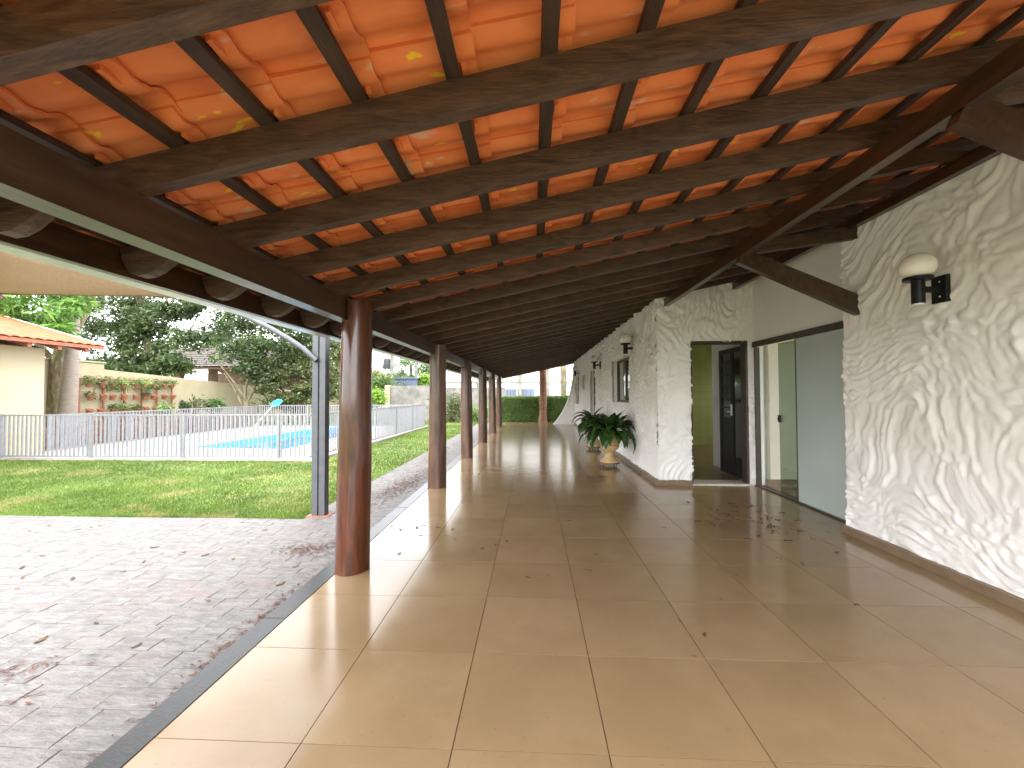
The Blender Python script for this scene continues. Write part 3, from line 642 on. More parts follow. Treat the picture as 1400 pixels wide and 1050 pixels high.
# ------------------------------------------------------------------ urns with plants
def urn(x, yv, label, seed, nl=92):
    rg = random.Random(seed); t = thing('planted_urn', label, 'urn', (x, yv, 0), 'planted urns along the white wall')
    sd_ = MB().lathe([(.19, .055), (.19, .075)], 24); sd_.build('stand_board', 'brownwood', t, 30)
    for a in (45, 135, 225, 315): MB().tube([(.14*math.cos(R(a)), .14*math.sin(R(a)), 0), (.15*math.cos(R(a)), .15*math.sin(R(a)), .056)], .014, 8).build('stand_leg', 'brownwood', t)
    pr = [(.165, .076), (.178, .085), (.178, .115), (.16, .125), (.12, .15), (.085, .19), (.07, .235), (.078, .27), (.105, .295), (.15, .32), (.178, .36), (.186, .395), (.175, .402), (.165, .41), (.168, .43), (.178, .50), (.196, .57), (.215, .60), (.222, .62), (.20, .622), (.185, .60), (.15, .595)]
    MB().lathe(pr, 36).build('pot', 'urn', t, 35); MB().lathe([(.186, .575), (.18, .582)], 24).build('soil', 'bark_dark', t)
    def leaf_mesh(ln, wd, bend, fold):
        n = 9; V = []; f = []
        for i in range(n+1):
            s = i/n; ang = .95-bend*s; 
            if i == 0: px, pz = 0., 0.
            else: px += ln/n*math.cos(angp); pz += ln/n*math.sin(angp)
            angp = ang
            wv = 0.006 if s < .28 else wd*max(.02, math.sin(math.pi*min(1, ((s-.28)/.72))**.75))
            lift = fold*wv
            V += [(px, -wv, pz+lift), (px, 0, pz), (px, wv, pz+lift)]
        for i in range(n):
            a = i*3; f += [(a, a+1, a+4, a+3), (a+1, a+2, a+5, a+4)]
        return MB().add(V, f).mesh('leaf', 'leaf', 80)
    mes = [leaf_mesh(*q) for q in ((.66, .085, 2.3, .35), (.60, .095, 2.7, .3), (.70, .080, 2.0, .4), (.55, .09, 1.5, .3), (.78, .082, 2.9, .35), (.62, .085, .9, .35), (.56, .08, 1.2, .4))]
    for k in range(nl):
        up_ = k % 3 == 0
        o = link('leaf', rg.choice(mes[5:] if up_ else mes[:5]), t, (rg.uniform(-.07, .07), rg.uniform(-.07, .07), .585), (0, rg.uniform(-.5, .15) if up_ else rg.uniform(-.5, .45), k*2.39996+rg.uniform(-.3, .3)))
        s = rg.uniform(.7, 1.0) if up_ else rg.uniform(.8, 1.15); o.scale = (s, s*rg.uniform(.9, 1.2), s); o.rotation_mode = 'XYZ'
        
urn(1.44, 8.0, 'large leafy plant in an ochre pedestal urn below the first window', 1)
urn(1.49, 10.4, 'planted ochre urn half hidden behind the larger leafy urn', 2, 40)

# ------------------------------------------------------------------ fallen leaves
def dry_leaf_mesh(k):
    n = 5; V = []; f = []
    rg = random.Random(k)
    for i in range(n+1):
        s = i/n; wv = max(.04, math.sin(math.pi*s))*.20; V += [(s-.5, -wv, .06+.18*abs(s-.5)+.1*rg.random()), (s-.5, 0, .03), (s-.5, wv, .05+.16*abs(s-.4)+.1*rg.random())]
    for i in range(n): a = i*3; f += [(a, a+1, a+4, a+3), (a+1, a+2, a+5, a+4)]
    return MB().add(V, f).mesh('fallen_leaf', 'dryleaf', 60)
dl = [dry_leaf_mesh(k) for k in range(5)]
rg = random.Random(21); spots = []
for k in range(66): spots.append((rg.gauss(2.33, .30), rg.gauss(4.65, .38)))
for k in range(50): spots.append((rg.uniform(-1.3, 2.9), rg.choice([rg.uniform(1.7, 4), rg.uniform(3.5, 8), rg.uniform(8, 17)])))
for k in range(10): spots.append((rg.gauss(-1.15, .15), rg.gauss(4.35, .15)))
for (x, yv) in spots:
    if yv > 6.2 and x > 1.6: continue
    if x > 2.95: continue
    o = link('fallen_leaf', rg.choice(dl), None, (x, yv, .0015), (rg.uniform(-.05, .05), rg.uniform(-.05, .05), rg.uniform(0, 6.28))); s = rg.uniform(.022, .060); s *= 1.35 if abs(x-2.33) < .7 and abs(yv-4.65) < .9 else 1.; o.scale = (s, s, s*.6)
    tag(o, 'small dry brown leaf fallen on the beige floor tiles', 'leaf', 'dry leaves scattered on the veranda floor')
rg2 = random.Random(5)
for k in range(42):
    x = rg2.uniform(-5.5, -1.75); yv = rg2.uniform(1.5, 4.4)
    o = link('fallen_leaf', rg2.choice(dl), None, (x, yv, GZ+.002), (0, 0, rg2.uniform(0, 6.28))); s = rg2.uniform(.025, .075); o.scale = (s, s, s*.6)
    tag(o, 'small dark dry leaf lying on the grey stone paving', 'leaf', 'dry leaves scattered on the stone paving')
def debris():
    V = []; 
    g_ = np.random.default_rng(9)
    def clump(cx, cy, sx, sy, n, rot=0.):
        a = g_.standard_normal((n, 2))*[sx, sy]; c, s = math.cos(rot), math.sin(rot); px = cx+a[:, 0]*c-a[:, 1]*s; py = cy+a[:, 0]*s+a[:, 1]*c
        for i in range(n):
            if px[i] > -1.69 : continue
            t = g_.uniform(0, 6.28); l_ = g_.uniform(.008, .03); w_ = g_.uniform(.002, .006); dx, dy = math.cos(t), math.sin(t); z = GZ+.004+g_.uniform(0, .006)
            V.extend([(px[i]-dx*l_, py[i]-dy*l_, z), (px[i]+dy*w_, py[i]-dx*w_, z+.003), (px[i]+dx*l_, py[i]+dy*l_, z), (px[i]-dy*w_, py[i]+dx*w_, z+.002)])
    clump(-2.06, 3.75, .13, .09, 230); clump(-3.05, 1.93, .28, .05, 420, .3); clump(-1.86, 3.95, .06, .2, 70); clump(-2.02, 6.3, .14, .5, 1100, -.1); clump(-1.9, 7.4, .18, .4, 600); clump(-2.3, 9.5, .2, .8, 500); clump(-2.2, 12, .2, 1.2, 400)
    clump(-1.73, 2.4, .03, .5, 200); clump(-2.6, 1.75, .12, .03, 90, .4)
    return npmesh('plant_debris', V, np.arange(len(V)).reshape(-1, 4), 'debris')
tag(link('plant_debris', debris()), 'reddish brown plant debris scattered in streaks over the stone paving', 'debris', kind='stuff')

# ================================================================== CARPORT SHADE
t = thing('shade_canopy', 'beige shade cloth on arched grey steel posts beside the veranda', 'canopy', (-2.52, 4.84, GZ))
def cp(mb, name, m, smooth=0):
    o = mb.build(name, m, t, smooth); o.location = (2.52, -4.84, -GZ); return o
for px in (-2.52, -10.9):
    pm_ = MB().box(px-.078, px-.010, 4.79, 4.89, GZ-.05, 2.10); pm_.box(px+.010, px+.078, 4.79, 4.89, GZ-.05, 2.10); pm_.box(px-.010, px+.010, 4.81, 4.87, GZ-.05, 2.098); cp(pm_, 'post', 'steel')
    cp(MB().box(px-.13, px+.13, 4.75, 4.93, GZ-.022, GZ+.006), 'base_plate', 'rust')
arch = [at(u, v, 4.765) for u, v in ((433, 493), (415, 477), (395, 463.5), (370, 449), (340, 434.5), (305, 420), (262, 404), (200, 385.5), (120, 362.5), (40, 343), (0, 334))]
a0 = arch[-1]; arch += [(-7.4, 4.765, a0.z+.09), (-8.2, 4.765, a0.z+.06), (-9.0, 4.765, a0.z-.15), (-9.8, 4.765, a0.z-.55), (-10.8, 4.765, 1.8)]
cp(MB().tube(arch, .030, 12), 'arched_tube', 'steel', 60)
far = [at(262, 402, 4.82), at(200, 401, 5.15), at(120, 400, 5.65), at(40, 399.5, 6.3), at(0, 399, 6.7), Vector((-9.6, 7.1, 3.2)), Vector((-10.4, 7.3, 3.05))]
nearp = [Vector(arch[6])+Vector((0, 0, -.034)), Vector(arch[7]), Vector(arch[8]), Vector(arch[9]), Vector(arch[10]), Vector(arch[12]), Vector(arch[14])]
sv = []; ff = []; n = 8
for i in range(7):
    for k in range(n+1):
        q = nearp[i].lerp(far[i], k/n); q.z -= .05*math.sin(math.pi*k/n)*min(1, i/2)+.006*math.sin(k*2.1+i*1.7)+.032; sv.append(tuple(q))
for i in range(6):
    for k in range(n): a = i*(n+1)+k; ff.append((a, a+1, a+n+2, a+n+1))
o = cp(MB().add(sv, ff), 'shade_cloth', 'sail', 80)
sm = o.modifiers.new('thick', 'SOLIDIFY'); sm.thickness = .004
cp(MB().tube([q-Vector((0, 0, .035)) for q in far], .012, 8), 'edge_rope', 'brownwood')

# ================================================================== POOL AND FENCE
DZ = GZ+.03
PO = [(-9.15, 10.62), (-6.30, 10.32), (-6.34, 15.9), (-6.75, 17.4), (-8.4, 17.7), (-9.15, 16.3)]
dk = MB()
dk_outer = [(-12.3, 8.86), (-4.70, 8.86), (-4.58, 18.1), (-12.3, 18.1)]
# deck as four slabs round the basin
for q in ([(-12.3, 8.86), (-4.72, 8.86), (-4.70, 10.2), (-12.3, 10.2)], [(-12.3, 10.2), (-9.27, 10.2), (-9.27, 17.85), (-12.3, 17.85)], [(-6.2, 10.2), (-4.70, 10.2), (-4.62, 17.85), (-6.2, 17.85)], [(-12.3, 17.85), (-4.62, 17.85), (-4.60, 18.15), (-12.3, 18.15)],):
    dk.prism(q, 'z', -.14, DZ)
dk = dk.build('pool_deck', 'deck'); struct(dk)
pool = thing('swimming_pool', 'blue swimming pool with pale rim inside the grey fence', 'pool', (-7.7, 14, DZ))
def pp(mb, name, m, smooth=0):
    o = mb.build(name, m, pool, smooth); o.location = (7.7, -14, -DZ); return o
lip = MB(); n = len(PO); c = Vector((-7.7, 14))
corner = [(-9.272, 10.202), (-6.198, 10.202), (-6.198, 16.2), (-6.198, 17.848), (-9.272, 17.848), (-9.272, 16.4)]
v = [(*q, DZ+.012) for q in corner]+[(*q, DZ+.012) for q in PO]+[(*q, DZ-.02) for q in PO]
f = []
for i in range(n):
    j = (i+1) % n; f += [(i, j, n+j, n+i), (n+i, n+j, 2*n+j, 2*n+i)]
pp(MB().add(v, f), 'rim', 'pool_lip')
v = [(*q, DZ-.019) for q in PO]+[(*(Vector(q).lerp(c, .12)), -1.35) for q in PO]
pp(MB().add(v, [(i, (i+1) % n, n+(i+1) % n, n+i) for i in range(n)]+[tuple(range(n, 2*n))]), 'basin', 'pool_blue')
pp(MB().add([(*(Vector(q).lerp(c, .004)), DZ-.12) for q in PO], [tuple(range(n))]), 'water', 'water')
pp(MB().box(-7.2, -6.36, 10.46, 11.3, -.9, DZ-.22), 'step', 'pool_lip')
def fence(name, a, b, label, zt=1.0, post_every=2.17, first=0.):
    a = Vector(a); b = Vector(b); d = (b-a); ln = d.length; ang = math.atan2(d.y, d.x)
    t = thing(name, label, 'fence', (a.x, a.y, GZ), 'grey picket fences round the pool', ang)
    MB().box(0, ln, -.015, .015, zt-.03, zt).build('top_rail', 'fence', t); MB().box(0, ln, -.015, .015, .045, .075).build('bottom_rail', 'fence', t)
    pk = MB().box(-.015, .015, -.0125, .0125, .075, zt-.03).mesh('picket', 'fence'); ps = MB().box(-.027, .027, -.027, .027, -.06, zt+.01).mesh('post', 'fence')
    s = first; xs = []
    while s < ln+.01: link('post', ps, t, (s, 0, 0)); xs.append(s); s += post_every
    s = .10
    while s < ln-.03:
        if min(abs(s-q) for q in xs) > .055: link('picket', pk, t, (s, 0, 0))
        s += .1045
    return t
fence('pool_fence', (-12.2, 8.92), (-4.92, 8.90), 'grey picket fence along the lawn in front of the pool', first=.11)
fence('pool_fence', (-4.90, 8.92), (-4.68, 17.9), 'grey picket fence running from the lawn corner toward the concrete wall', post_every=1.8, first=1.8)
fence('pool_fence', (-12.2, 9.95), (-12.15, 17.9), 'grey picket fence between the pool and the wall of hanging pots', .95)
fence('pool_fence', (-12.1, 17.95), (-4.72, 17.95), 'grey picket fence across the far end of the pool', .97)
# net
nt_ = thing('pool_net', 'cyan pool skimming net on a white pole leaning on the fence', 'pool net', (-11.7, 16.9, DZ))
tip = at(378, 551, 17.6)
MB().tube([(0, 0, 0), (tip.x+11.7-.12, tip.y-16.9-.05, tip.z-DZ-.10)], .016, 8).build('pole', 'white_metal', nt_, 40)
hd = MB(); P0 = Vector((tip.x+11.7, tip.y-16.9, tip.z-DZ)); fr = []
for k in range(16):
    a = 2*math.pi*k/16; fr.append(P0+Vector((.21*math.cos(a)+.03*math.sin(a), .05*math.cos(a), .13*math.sin(a)+.07*math.cos(a))))
MB().tube(fr+[fr[0]], .022, 6, False).build('net_frame', 'cyan', nt_, 60)
MB().add([tuple(q) for q in fr]+[tuple(P0+Vector((.0, .06, 0)))], [(k, (k+1) % 16, 16) for k in range(16)]).build('net_bag', 'cyan', nt_)

# ================================================================== GARDEN WALLS
def bw(name, mb, m, label, cat, loc=(0, 0, 0)):
    o = mb.build(name, m); return tag(o, label, cat)
wallp = [(11.0, -.15), (26, -.15), (26, 1.62), (13.86, 2.29), (13.86, 2.47), (11.0, 2.52)]
gw = MB().prism(wallp, 'x', -15.22, -15.0); gw.box(-15.26, -14.96, 11.0, 13.9, 2.50, 2.55)
bw('garden_wall', gw, 'cream', 'tall cream garden wall behind the hanging pots', 'wall')
bw('garden_wall', MB().prism([(26.02, -.15), (26.02, 1.9), (34, 1.9), (34, -.15)], 'x', -15.2, -12.0), 'cream', 'far cream garden wall behind the bushes at the pool end', 'wall')
# low brick planter with bricks
pl = thing('brick_planter', 'low red brick planter along the foot of the cream wall', 'planter', (-13.3, 9.9, GZ))
brick = MB().bbox(-.05, .05, -.115, .115, 0, .058, .004).mesh('brick', 'brick')
nb = 0
for k in range(8):
    for j in range(37):
        o = link('brick', brick, pl, (0, .2+j*.24+(k % 2)*.12, k*.066)); nb += 1
MB().box(-.045, .04, .1, 9.0, 0, .52).build('mortar', 'concrete', pl); MB().box(-1.6, -.06, .1, 9, 0, .46).build('soil', 'bark_dark', pl)
# rack of pots
rk = thing('pot_rack', 'rusty red iron rack fixed to the cream garden wall', 'rack', (-14.9, 12.98, 0))
ys = [0, .78, 1.52, 2.2, 2.84, 3.52]
for q in ys: MB().box(-.02, .02, q-.025, q+.025, .45, 1.96).build('upright', 'rust', rk)
for z in (1.94, .5): MB().box(-.022, .022, -.02, 3.54, z-.022, z+.022).build('rail', 'rust', rk)
scr = MB()
for k in range(9):
    cy = .2+k*.39
    scr.tube([(0, cy+.13*math.cos(a/10*4.6)*(1-a/16), 1.97+.11*abs(math.sin(a/10*4.6))*(1-a/16)) for a in range(11)], .009, 5)
scr.build('scrollwork', 'rust', rk)
pot_me = MB().lathe([(.055, -.09), (.07, -.08), (.095, .06), (.115, .065), (.115, .09), (.085, .09), (.08, .05)], 12).mesh('pot', 'terracotta', 40)
def leaf_cloud(n, c, rad, size, mname, seed, droop=.3, elong=2.2, shell=.5):
    g_ = np.random.default_rng(seed)
    d = g_.standard_normal((n, 3)); d /= np.linalg.norm(d, axis=1)[:, None]; r = shell+(1-shell)*g_.random(n)**.6
    P = np.array(c)+d*r[:, None]*np.array(rad); return leaf_quads(P, size, g_, droop, elong)
def leaf_quads(P, size, g_, droop=.3, elong=2.2):
    n = len(P); t = g_.standard_normal((n, 3)); t[:, 2] = t[:, 2]*.6-droop; t /= np.linalg.norm(t, axis=1)[:, None]
    s = g_.standard_normal((n, 3)); s -= (s*t).sum(1)[:, None]*t; s /= np.linalg.norm(s, axis=1)[:, None]
    L_ = size*(.6+.8*g_.random(n))[:, None]; W_ = L_/elong
    mid = P+t*L_*.5
    V = np.stack([P, mid+s*W_*.5, P+t*L_, mid-s*W_*.5], 1).reshape(-1, 3)
    return V
def leaves_obj(name, V, m, parent, off):
    V = np.asarray(V)-np.array(off); return link(name, npmesh(name, V, np.arange(len(V)).reshape(-1, 4), m), parent)
rg = random.Random(4); k = 0; ORD = ('first', 'second', 'third', 'fourth', 'fifth', 'sixth', 'seventh', 'eighth', 'ninth')
for ri, (z, lab) in enumerate(((1.74, 'top'), (1.30, 'middle'), (.83, 'bottom'))):
    for ci in range(9):
        yq = 12.98+.20+ci*.40+rg.uniform(-.06, .06); planted = (ri == 0) or (ri == 2 and ci in (2, 3, 4, 7)) or (ri == 1 and ci in (0, 5))
        if planted:
            tp = thing('hanging_pot', 'planted terracotta pot, %s on the %s row of the iron rack counted from the palm' % (ORD[ci], lab), 'pot', (-14.76, yq, z), 'pots on the iron rack')
            o = link('pot', pot_me, tp); o.rotation_euler = (0, R(18), 0)
            big = 1.6 if (ri == 0 and ci in (2, 3, 5, 6)) else 1
            V = leaf_cloud(int(90*big), (0, 0, .12-.06*(big > 1)), (.14*big, .17*big, .15*big), .13, 'mid_leaf', 300+k, .4, 3.2, .2); leaves_obj('plant', V, rg.choice(['mid_leaf', 'olive_leaf', 'hedge_leaf']), tp, (0, 0, 0))
        else:
            o = link('hanging_pot', pot_me, None, (-14.76, yq, z)); o.rotation_euler = (0, R(18), 0)
            tag(o, 'empty terracotta pot, %s on the %s row of the iron rack counted from the palm' % (ORD[ci], lab), 'pot', 'pots on the iron rack')
        k += 1

# outbuilding
ob = thing('outbuilding', 'cream outbuilding with orange tiled roof at the end of the pool fence', 'building', (-12.25, 9.86, GZ))
def op(mb, name, m, parent=None):
    o = mb.build(name, m, parent or ob)
    if parent is None: o.location = (12.25, -9.86, -GZ)
    return o
op(MB().box(-19.5, -12.25, 2.0, 9.86, -.15, 2.56).prism([(-19.5, 2.56), (-12.25, 2.56), (-15.9, 3.6)], 'y', 2.0, 9.86), 'wall', 'cream2')
EZ = 2.70
def orf(x): return EZ+(-11.62-x)*.285
rs = MB().prism([(-11.60, EZ-.02), (-16, orf(-16)-.02), (-20.4, EZ-.02), (-20.4, EZ-.08), (-16, orf(-16)-.08), (-11.60, EZ-.08)], 'y', 1.6, 10.62); ro = op(rs, 'roof', 'brownwood')
mb = MB(); wy = np.arange(1.6, 10.70, .055); nc = 12
V = []; n_ = len(wy)
for i in range(nc+1):
    x = -11.50-(4.5/nc)*i; 
    for yq in wy: V.append((x, yq, orf(x)+.018+.028*abs(math.sin(yq*math.pi/.22))+.0))
F_ = [(i*n_+k, i*n_+k+1, (i+1)*n_+k+1, (i+1)*n_+k) for i in range(nc) for k in range(n_-1)]
rt = op(MB().add(V, F_), 'roof_tiles', 'roof_tile_out'); tag(rt, kind='stuff'); rt.modifiers.new('t', 'SOLIDIFY').thickness = .016
op(MB().box(-11.56, -11.52, 1.6, 10.63, EZ-.10, EZ-.015), 'fascia', 'rust')
for yq in np.arange(2.2, 10.7, .62): op(MB().prism([(-12.26, EZ-.085+.18), (-11.58, EZ-.085), (-11.58, EZ-.20), (-12.26, EZ-.20+.18)], 'y', yq-.04, yq+.04), 'rafter_tail', 'rust')
op(MB().prism([(-11.50, orf(-11.5)-.09), (-16, orf(-16)-.09), (-16, orf(-16)+.075), (-11.50, orf(-11.5)+.075)], 'y', 10.62, 10.66), 'verge_board', 'white_metal')

# ================================================================== TREES
def tree(name, label, base, path, rad, limbs, clumps, leafsize, nper, lm, bark, seed, cat='tree', droop=.3, elong=2.2, sub=9, tight=.42, group=None):
    """path: trunk points relative to the base; limbs: (start index, end point, radius); clumps: (centre, radii)"""
    t = thing(name, label, cat, base, group); g_ = np.random.default_rng(seed)
    mb = MB(); mb.tube([(q[0]+.02*math.sin(i*1.7), q[1], q[2]) for i, q in enumerate(path)], rad, 14); 
    for (i, e, r) in limbs:
        s = Vector(path[i]); e = Vector(e); mid = s.lerp(e, .5)+Vector(g_.uniform(-.12, .12, 3))*(e-s).length*.6
        pts = [s, s.lerp(mid, .5)+Vector(g_.uniform(-.05, .05, 3)), mid, mid.lerp(e, .5)+Vector(g_.uniform(-.08, .08, 3)), e]
        mb.tube(pts, [r, r*.85, r*.7, r*.5, r*.25], 8)
    mb.build('trunk', bark, t, 60)
    Vs = []
    for (c, rd) in clumps:
        c = np.array(c); rd = np.array(rd)
        d = g_.standard_normal((sub, 3)); d /= np.linalg.norm(d, axis=1)[:, None]; sc_ = c+d*rd*(.35+.65*g_.random((sub, 1)))
        for q in sc_:
            n = max(8, int(nper*g_.uniform(.5, 1.4))); P = q+g_.standard_normal((n, 3))*rd*tight*.5*np.array([1, 1, .75]); Vs.append(leaf_quads(P, leafsize, g_, droop, elong))
    leaves_obj('crown', np.concatenate(Vs), lm, t, (0, 0, 0)); return t
def rel(u, v, y, base): return tuple(at(u, v, y)-Vector(base))
# mottled trunk beside the outbuilding with mango-like leaves overhead
b1 = (at(76, 600, 12.4).x, 12.4, GZ)
tree('mango_tree', 'thick mottled tree trunk with bright hanging leaves behind the outbuilding roof', b1, [(0, 0, -.2), (-.10, 0, .6), (.02, 0, 1.4), (.12, 0, 2.2), (.30, 0, 3.3), (.75, .2, 4.6)], [.27, .28, .26, .25, .23, .18],
     [(4, (-1.6, -.8, 4.4), .12), (4, (1.6, 0, 5.4), .12), (3, (-.8, -.6, 4.2), .1)],
     [(rel(40, 425, 11.2, b1), (.75, .6, .45)), (rel(90, 418, 11.4, b1), (.55, .6, .5)), (rel(5, 415, 11.0, b1), (.6, .5, .4)), (rel(75, 448, 11.1, b1), (.45, .4, .3)), (rel(60, 385, 11.4, b1), (1.3, .8, .5))], .26, 60, 'mango_leaf', 'bark', 61, droop=.75, elong=4.2, tight=.6)
b2 = (at(95, 600, 11.9).x, 11.9, GZ)
tree('palm', 'pale smooth ringed palm trunk beside the mottled trunk', b2, [(-.15, 0, -.2), (-.10, 0, .9), (0, 0, 2.0), (.05, 0, 3.4), (.08, 0, 5.2)], [.27, .22, .18, .15, .13], [], [((.1, 0, 5.6), (1.4, 1.4, .6))], .9, 14, 'mid_leaf', 'pale_bark', 62, cat='palm', droop=.5, elong=9)
# dark tree over the wall
b3 = (at(215, 560, 21).x, 21.0, GZ)
tree('dark_tree', 'tall dark leafy tree rising behind the cream wall and pot rack', b3, [(0, 0, -.2), (.1, 0, 1.5), (-.3, 0, 3), (-.8, 0, 5), (-1.2, 0, 7)], [.3, .27, .23, .17, .1], [(2, (-3, 0, 5.5), .12), (2, (2.0, 0, 5.2), .12), (3, (1, 0, 7), .1)],
     [(rel(150, 420, 21, b3), (1.7, 1.5, 1.6)), (rel(185, 450, 21, b3), (1.5, 1.3, 1.2)), (rel(165, 485, 20.5, b3), (1.9, 1.2, .8)), (rel(205, 410, 21.5, b3), (1.2, 1.2, 1.0)), (rel(130, 395, 21, b3), (2, 1.5, 1.2)), (rel(225, 490, 20, b3), (1.1, 1, .7)), (rel(120, 462, 21, b3), (1.5, 1, 1.2)), (rel(195, 430, 20.6, b3), (1.3, 1, 1)), (rel(145, 505, 20.5, b3), (1.3, 1, .6)), (rel(190, 505, 20.2, b3), (1.3, 1, .5))],
     .24, 150, 'dark_leaf', 'bark_dark', 63, sub=13, elong=2.6)
b4 = (at(335, 575, 19.6).x, 19.6, GZ)
tree('forked_tree', 'forked tree with slender pale stems against the cream wall', b4, [(0, 0, -.2), (.05, 0, .6), (.10, 0, 1.1)], [.14, .12, .10], [(1, (-1.1, 0, 2.5), .085), (1, (.3, 0, 2.8), .09), (2, (.9, 0, 3.0), .07), (1, (-.5, .3, 2.2), .06), (2, (-1.9, 0, 3.9), .06)],
     [(rel(300, 440, 20, b4), (1.5, 1.1, 1.0)), (rel(345, 430, 20, b4), (1.5, 1.2, 1.1)), (rel(270, 465, 20.5, b4), (1.2, 1, .7)), (rel(385, 440, 20, b4), (1.2, 1, 1.0)), (rel(330, 480, 19.5, b4), (1.4, 1, .7)), (rel(290, 408, 20, b4), (1.6, 1, .7)), (rel(375, 480, 19.4, b4), (1.2, 1, .8)), (rel(405, 415, 20, b4), (1.3, 1, .9)), (rel(355, 508, 19.4, b4), (1.0, .8, .5)), (rel(250, 425, 20.4, b4), (1.0, .8, .5)), (rel(420, 455, 20, b4), (1.2, 1, .9))],
     .20, 120, 'dark_leaf', 'bark', 64, sub=12)
b5 = (at(410, 575, 20.5).x, 20.5, GZ)
tree('olive_shrub', 'dense olive green shrub tree at the far end of the pool', b5, [(0, 0, -.2), (0, 0, .8), (.1, 0, 1.7), (.2, 0, 2.6)], [.2, .17, .13, .08], [(1, (-1.2, 0, 2.2), .08), (2, (1.0, 0, 2.9), .07)],
     [(rel(395, 505, 20, b5), (1.3, 1, .75)), (rel(375, 530, 19.6, b5), (.8, .7, .5)), (rel(430, 500, 20.2, b5), (1.2, 1, .9)), (rel(410, 475, 20.5, b5), (1.5, 1, .7)), (rel(425, 535, 20, b5), (.8, .8, .5)), (rel(360, 495, 20, b5), (.9, .8, .7)), (rel(455, 480, 21, b5), (1.1, 1, .8)), (rel(450, 525, 20.6, b5), (1.0, .8, .8)), (rel(365, 515, 19.8, b5), (.9, .8, .6)), (rel(395, 545, 20, b5), (1.0, .7, .4))],
     .15, 190, 'olive_leaf', 'bark_dark', 65, sub=12)
b6 = (at(468, 570, 24).x, 24, GZ)
tree('broad_tree', 'broad leafy tree behind the first log post', b6, [(0, 0, -.2), (.1, 0, 1.5), (-.1, 0, 3), (.3, 0, 4.6)], [.3, .26, .22, .12], [(2, (-1.6, 0, 4.8), .12), (2, (1.6, 0, 5), .12)],
     [(rel(455, 470, 24, b6), (1.4, 1.2, 1.1)), (rel(400, 420, 24, b6), (2, 1.2, 1.2)), (rel(475, 530, 23.5, b6), (1.2, 1, .9)), (rel(440, 410, 24, b6), (2, 1.4, 1)), (rel(520, 535, 23.5, b6), (1.1, 1, .9)), (rel(505, 545, 23, b6), (1.0, .8, .6)), (rel(500, 520, 24.5, b6), (.9, .8, .7)), (rel(465, 505, 24, b6), (1.2, 1, .9)), (rel(425, 470, 25, b6), (1.6, 1, 1.2)), (rel(370, 440, 25, b6), (1.8, 1, 1.2))],
     .2, 130, 'mid_leaf', 'bark_dark', 66, sub=11)
b7 = (at(372, 430, 15.5).x, 15.5, GZ)
def bush(name, label, u, v, y, rad, n, size, lm, seed, cat='bush', group=None):
    c = at(u, v, y); base = (c.x, y, GZ); t = thing(name, label, cat, base, group)
    mb = MB(); g_ = random.Random(seed)
    for k in range(6): mb.tube([(g_.uniform(-.08, .08), g_.uniform(-.08, .08), -.08), (g_.uniform(-.3, .3)*rad[0], g_.uniform(-.3, .3)*rad[1], (c.z-GZ)*.6), (g_.uniform(-.7, .7)*rad[0], g_.uniform(-.7, .7)*rad[1], c.z-GZ+.2*rad[2])], [.03, .02, .008], 6)
    mb.build('stem', 'bark_dark', t); g2 = np.random.default_rng(seed); Vs = []
    for k in range(14):
        d = g2.standard_normal(3); d /= np.linalg.norm(d); q = np.array((0, 0, c.z-GZ))+d*np.array(rad)*(.3+.6*g2.random()); m_ = n//14
        P = q+g2.standard_normal((m_, 3))*np.array(rad)*.25; P[:, 2] = np.maximum(P[:, 2], .03); Vs.append(leaf_quads(P, size, g2, .15))
    leaves_obj('crown', np.concatenate(Vs), lm, t, (0, 0, 0)); return t
bush('bush', 'dark green bush between the far fence and the garden wall', 395, 552, 21.3, (1.3, .6, .5), 1600, .14, 'mid_leaf', 70)
bush('bush', 'bright green bush beside the stained concrete wall edge', 516, 545, 20.6, (.5, .5, .5), 1200, .13, 'lime_leaf', 71)
bush('cactus_bush', 'round dark plant behind the planter fence', 254, 556, 15.2, (.18, .18, .22), 260, .13, 'dark_leaf', 72)
bush('planter_plant', 'feathery olive plant in the brick planter', 268, 549, 15.6, (.34, .3, .34), 160, .15, 'olive_leaf', 73)
bush('planter_plant', 'leafy light green plant in the brick planter', 292, 554, 16.4, (.35, .3, .25), 300, .17, 'mid_leaf', 74)
bush('planter_plant', 'grey green plant low in the brick planter near the rack', 226, 560, 14.6, (.3, .2, .25), 260, .13, 'hedge_leaf', 75)
bush('garden_bush', 'light green shrub growing against the pale wall beyond the posts', 620, 560, 21.5, (.75, .5, .75), 2600, .11, 'olive_leaf', 76)
bush('garden_bush', 'thin upright shrub between the concrete wall and the second post', 590, 556, 20.6, (.3, .3, .75), 420, .12, 'olive_leaf', 77)
bush('garden_bush', 'pale leafy shrub beyond the last log posts', 655, 563, 22.0, (.8, .5, .6), 1800, .10, 'hedge_leaf', 78)
# hedge
def hedge():
    g_ = np.random.default_rng(80); n = 26000; x = g_.uniform(-2.1, 4.0, n); z = g_.uniform(GZ, 1.24, n); yv = 20.62+.10*gn(x*2.5, z*2.5, 4)+g_.uniform(-.05, .25, n)
    top = g_.random(n) < .2; z = np.where(top, 1.22+.05*gn(x*3, yv*3, 5), z); yv = np.where(top, 20.6+g_.random(n)*.7, yv)
    V = leaf_quads(np.stack([x, yv, z], -1), .075, g_, .1, 1.8); return V
h = thing('hedge', 'clipped green hedge closing the far end of the veranda', 'hedge', (.9, 20.9, GZ))
leaves_obj('leaves', hedge(), 'hedge_leaf', h, (.9, 20.9, GZ)); MB().box(-3.0, 3.1, -.2, .35, -.05, 1.2).build('core', 'hedge_leaf', h)
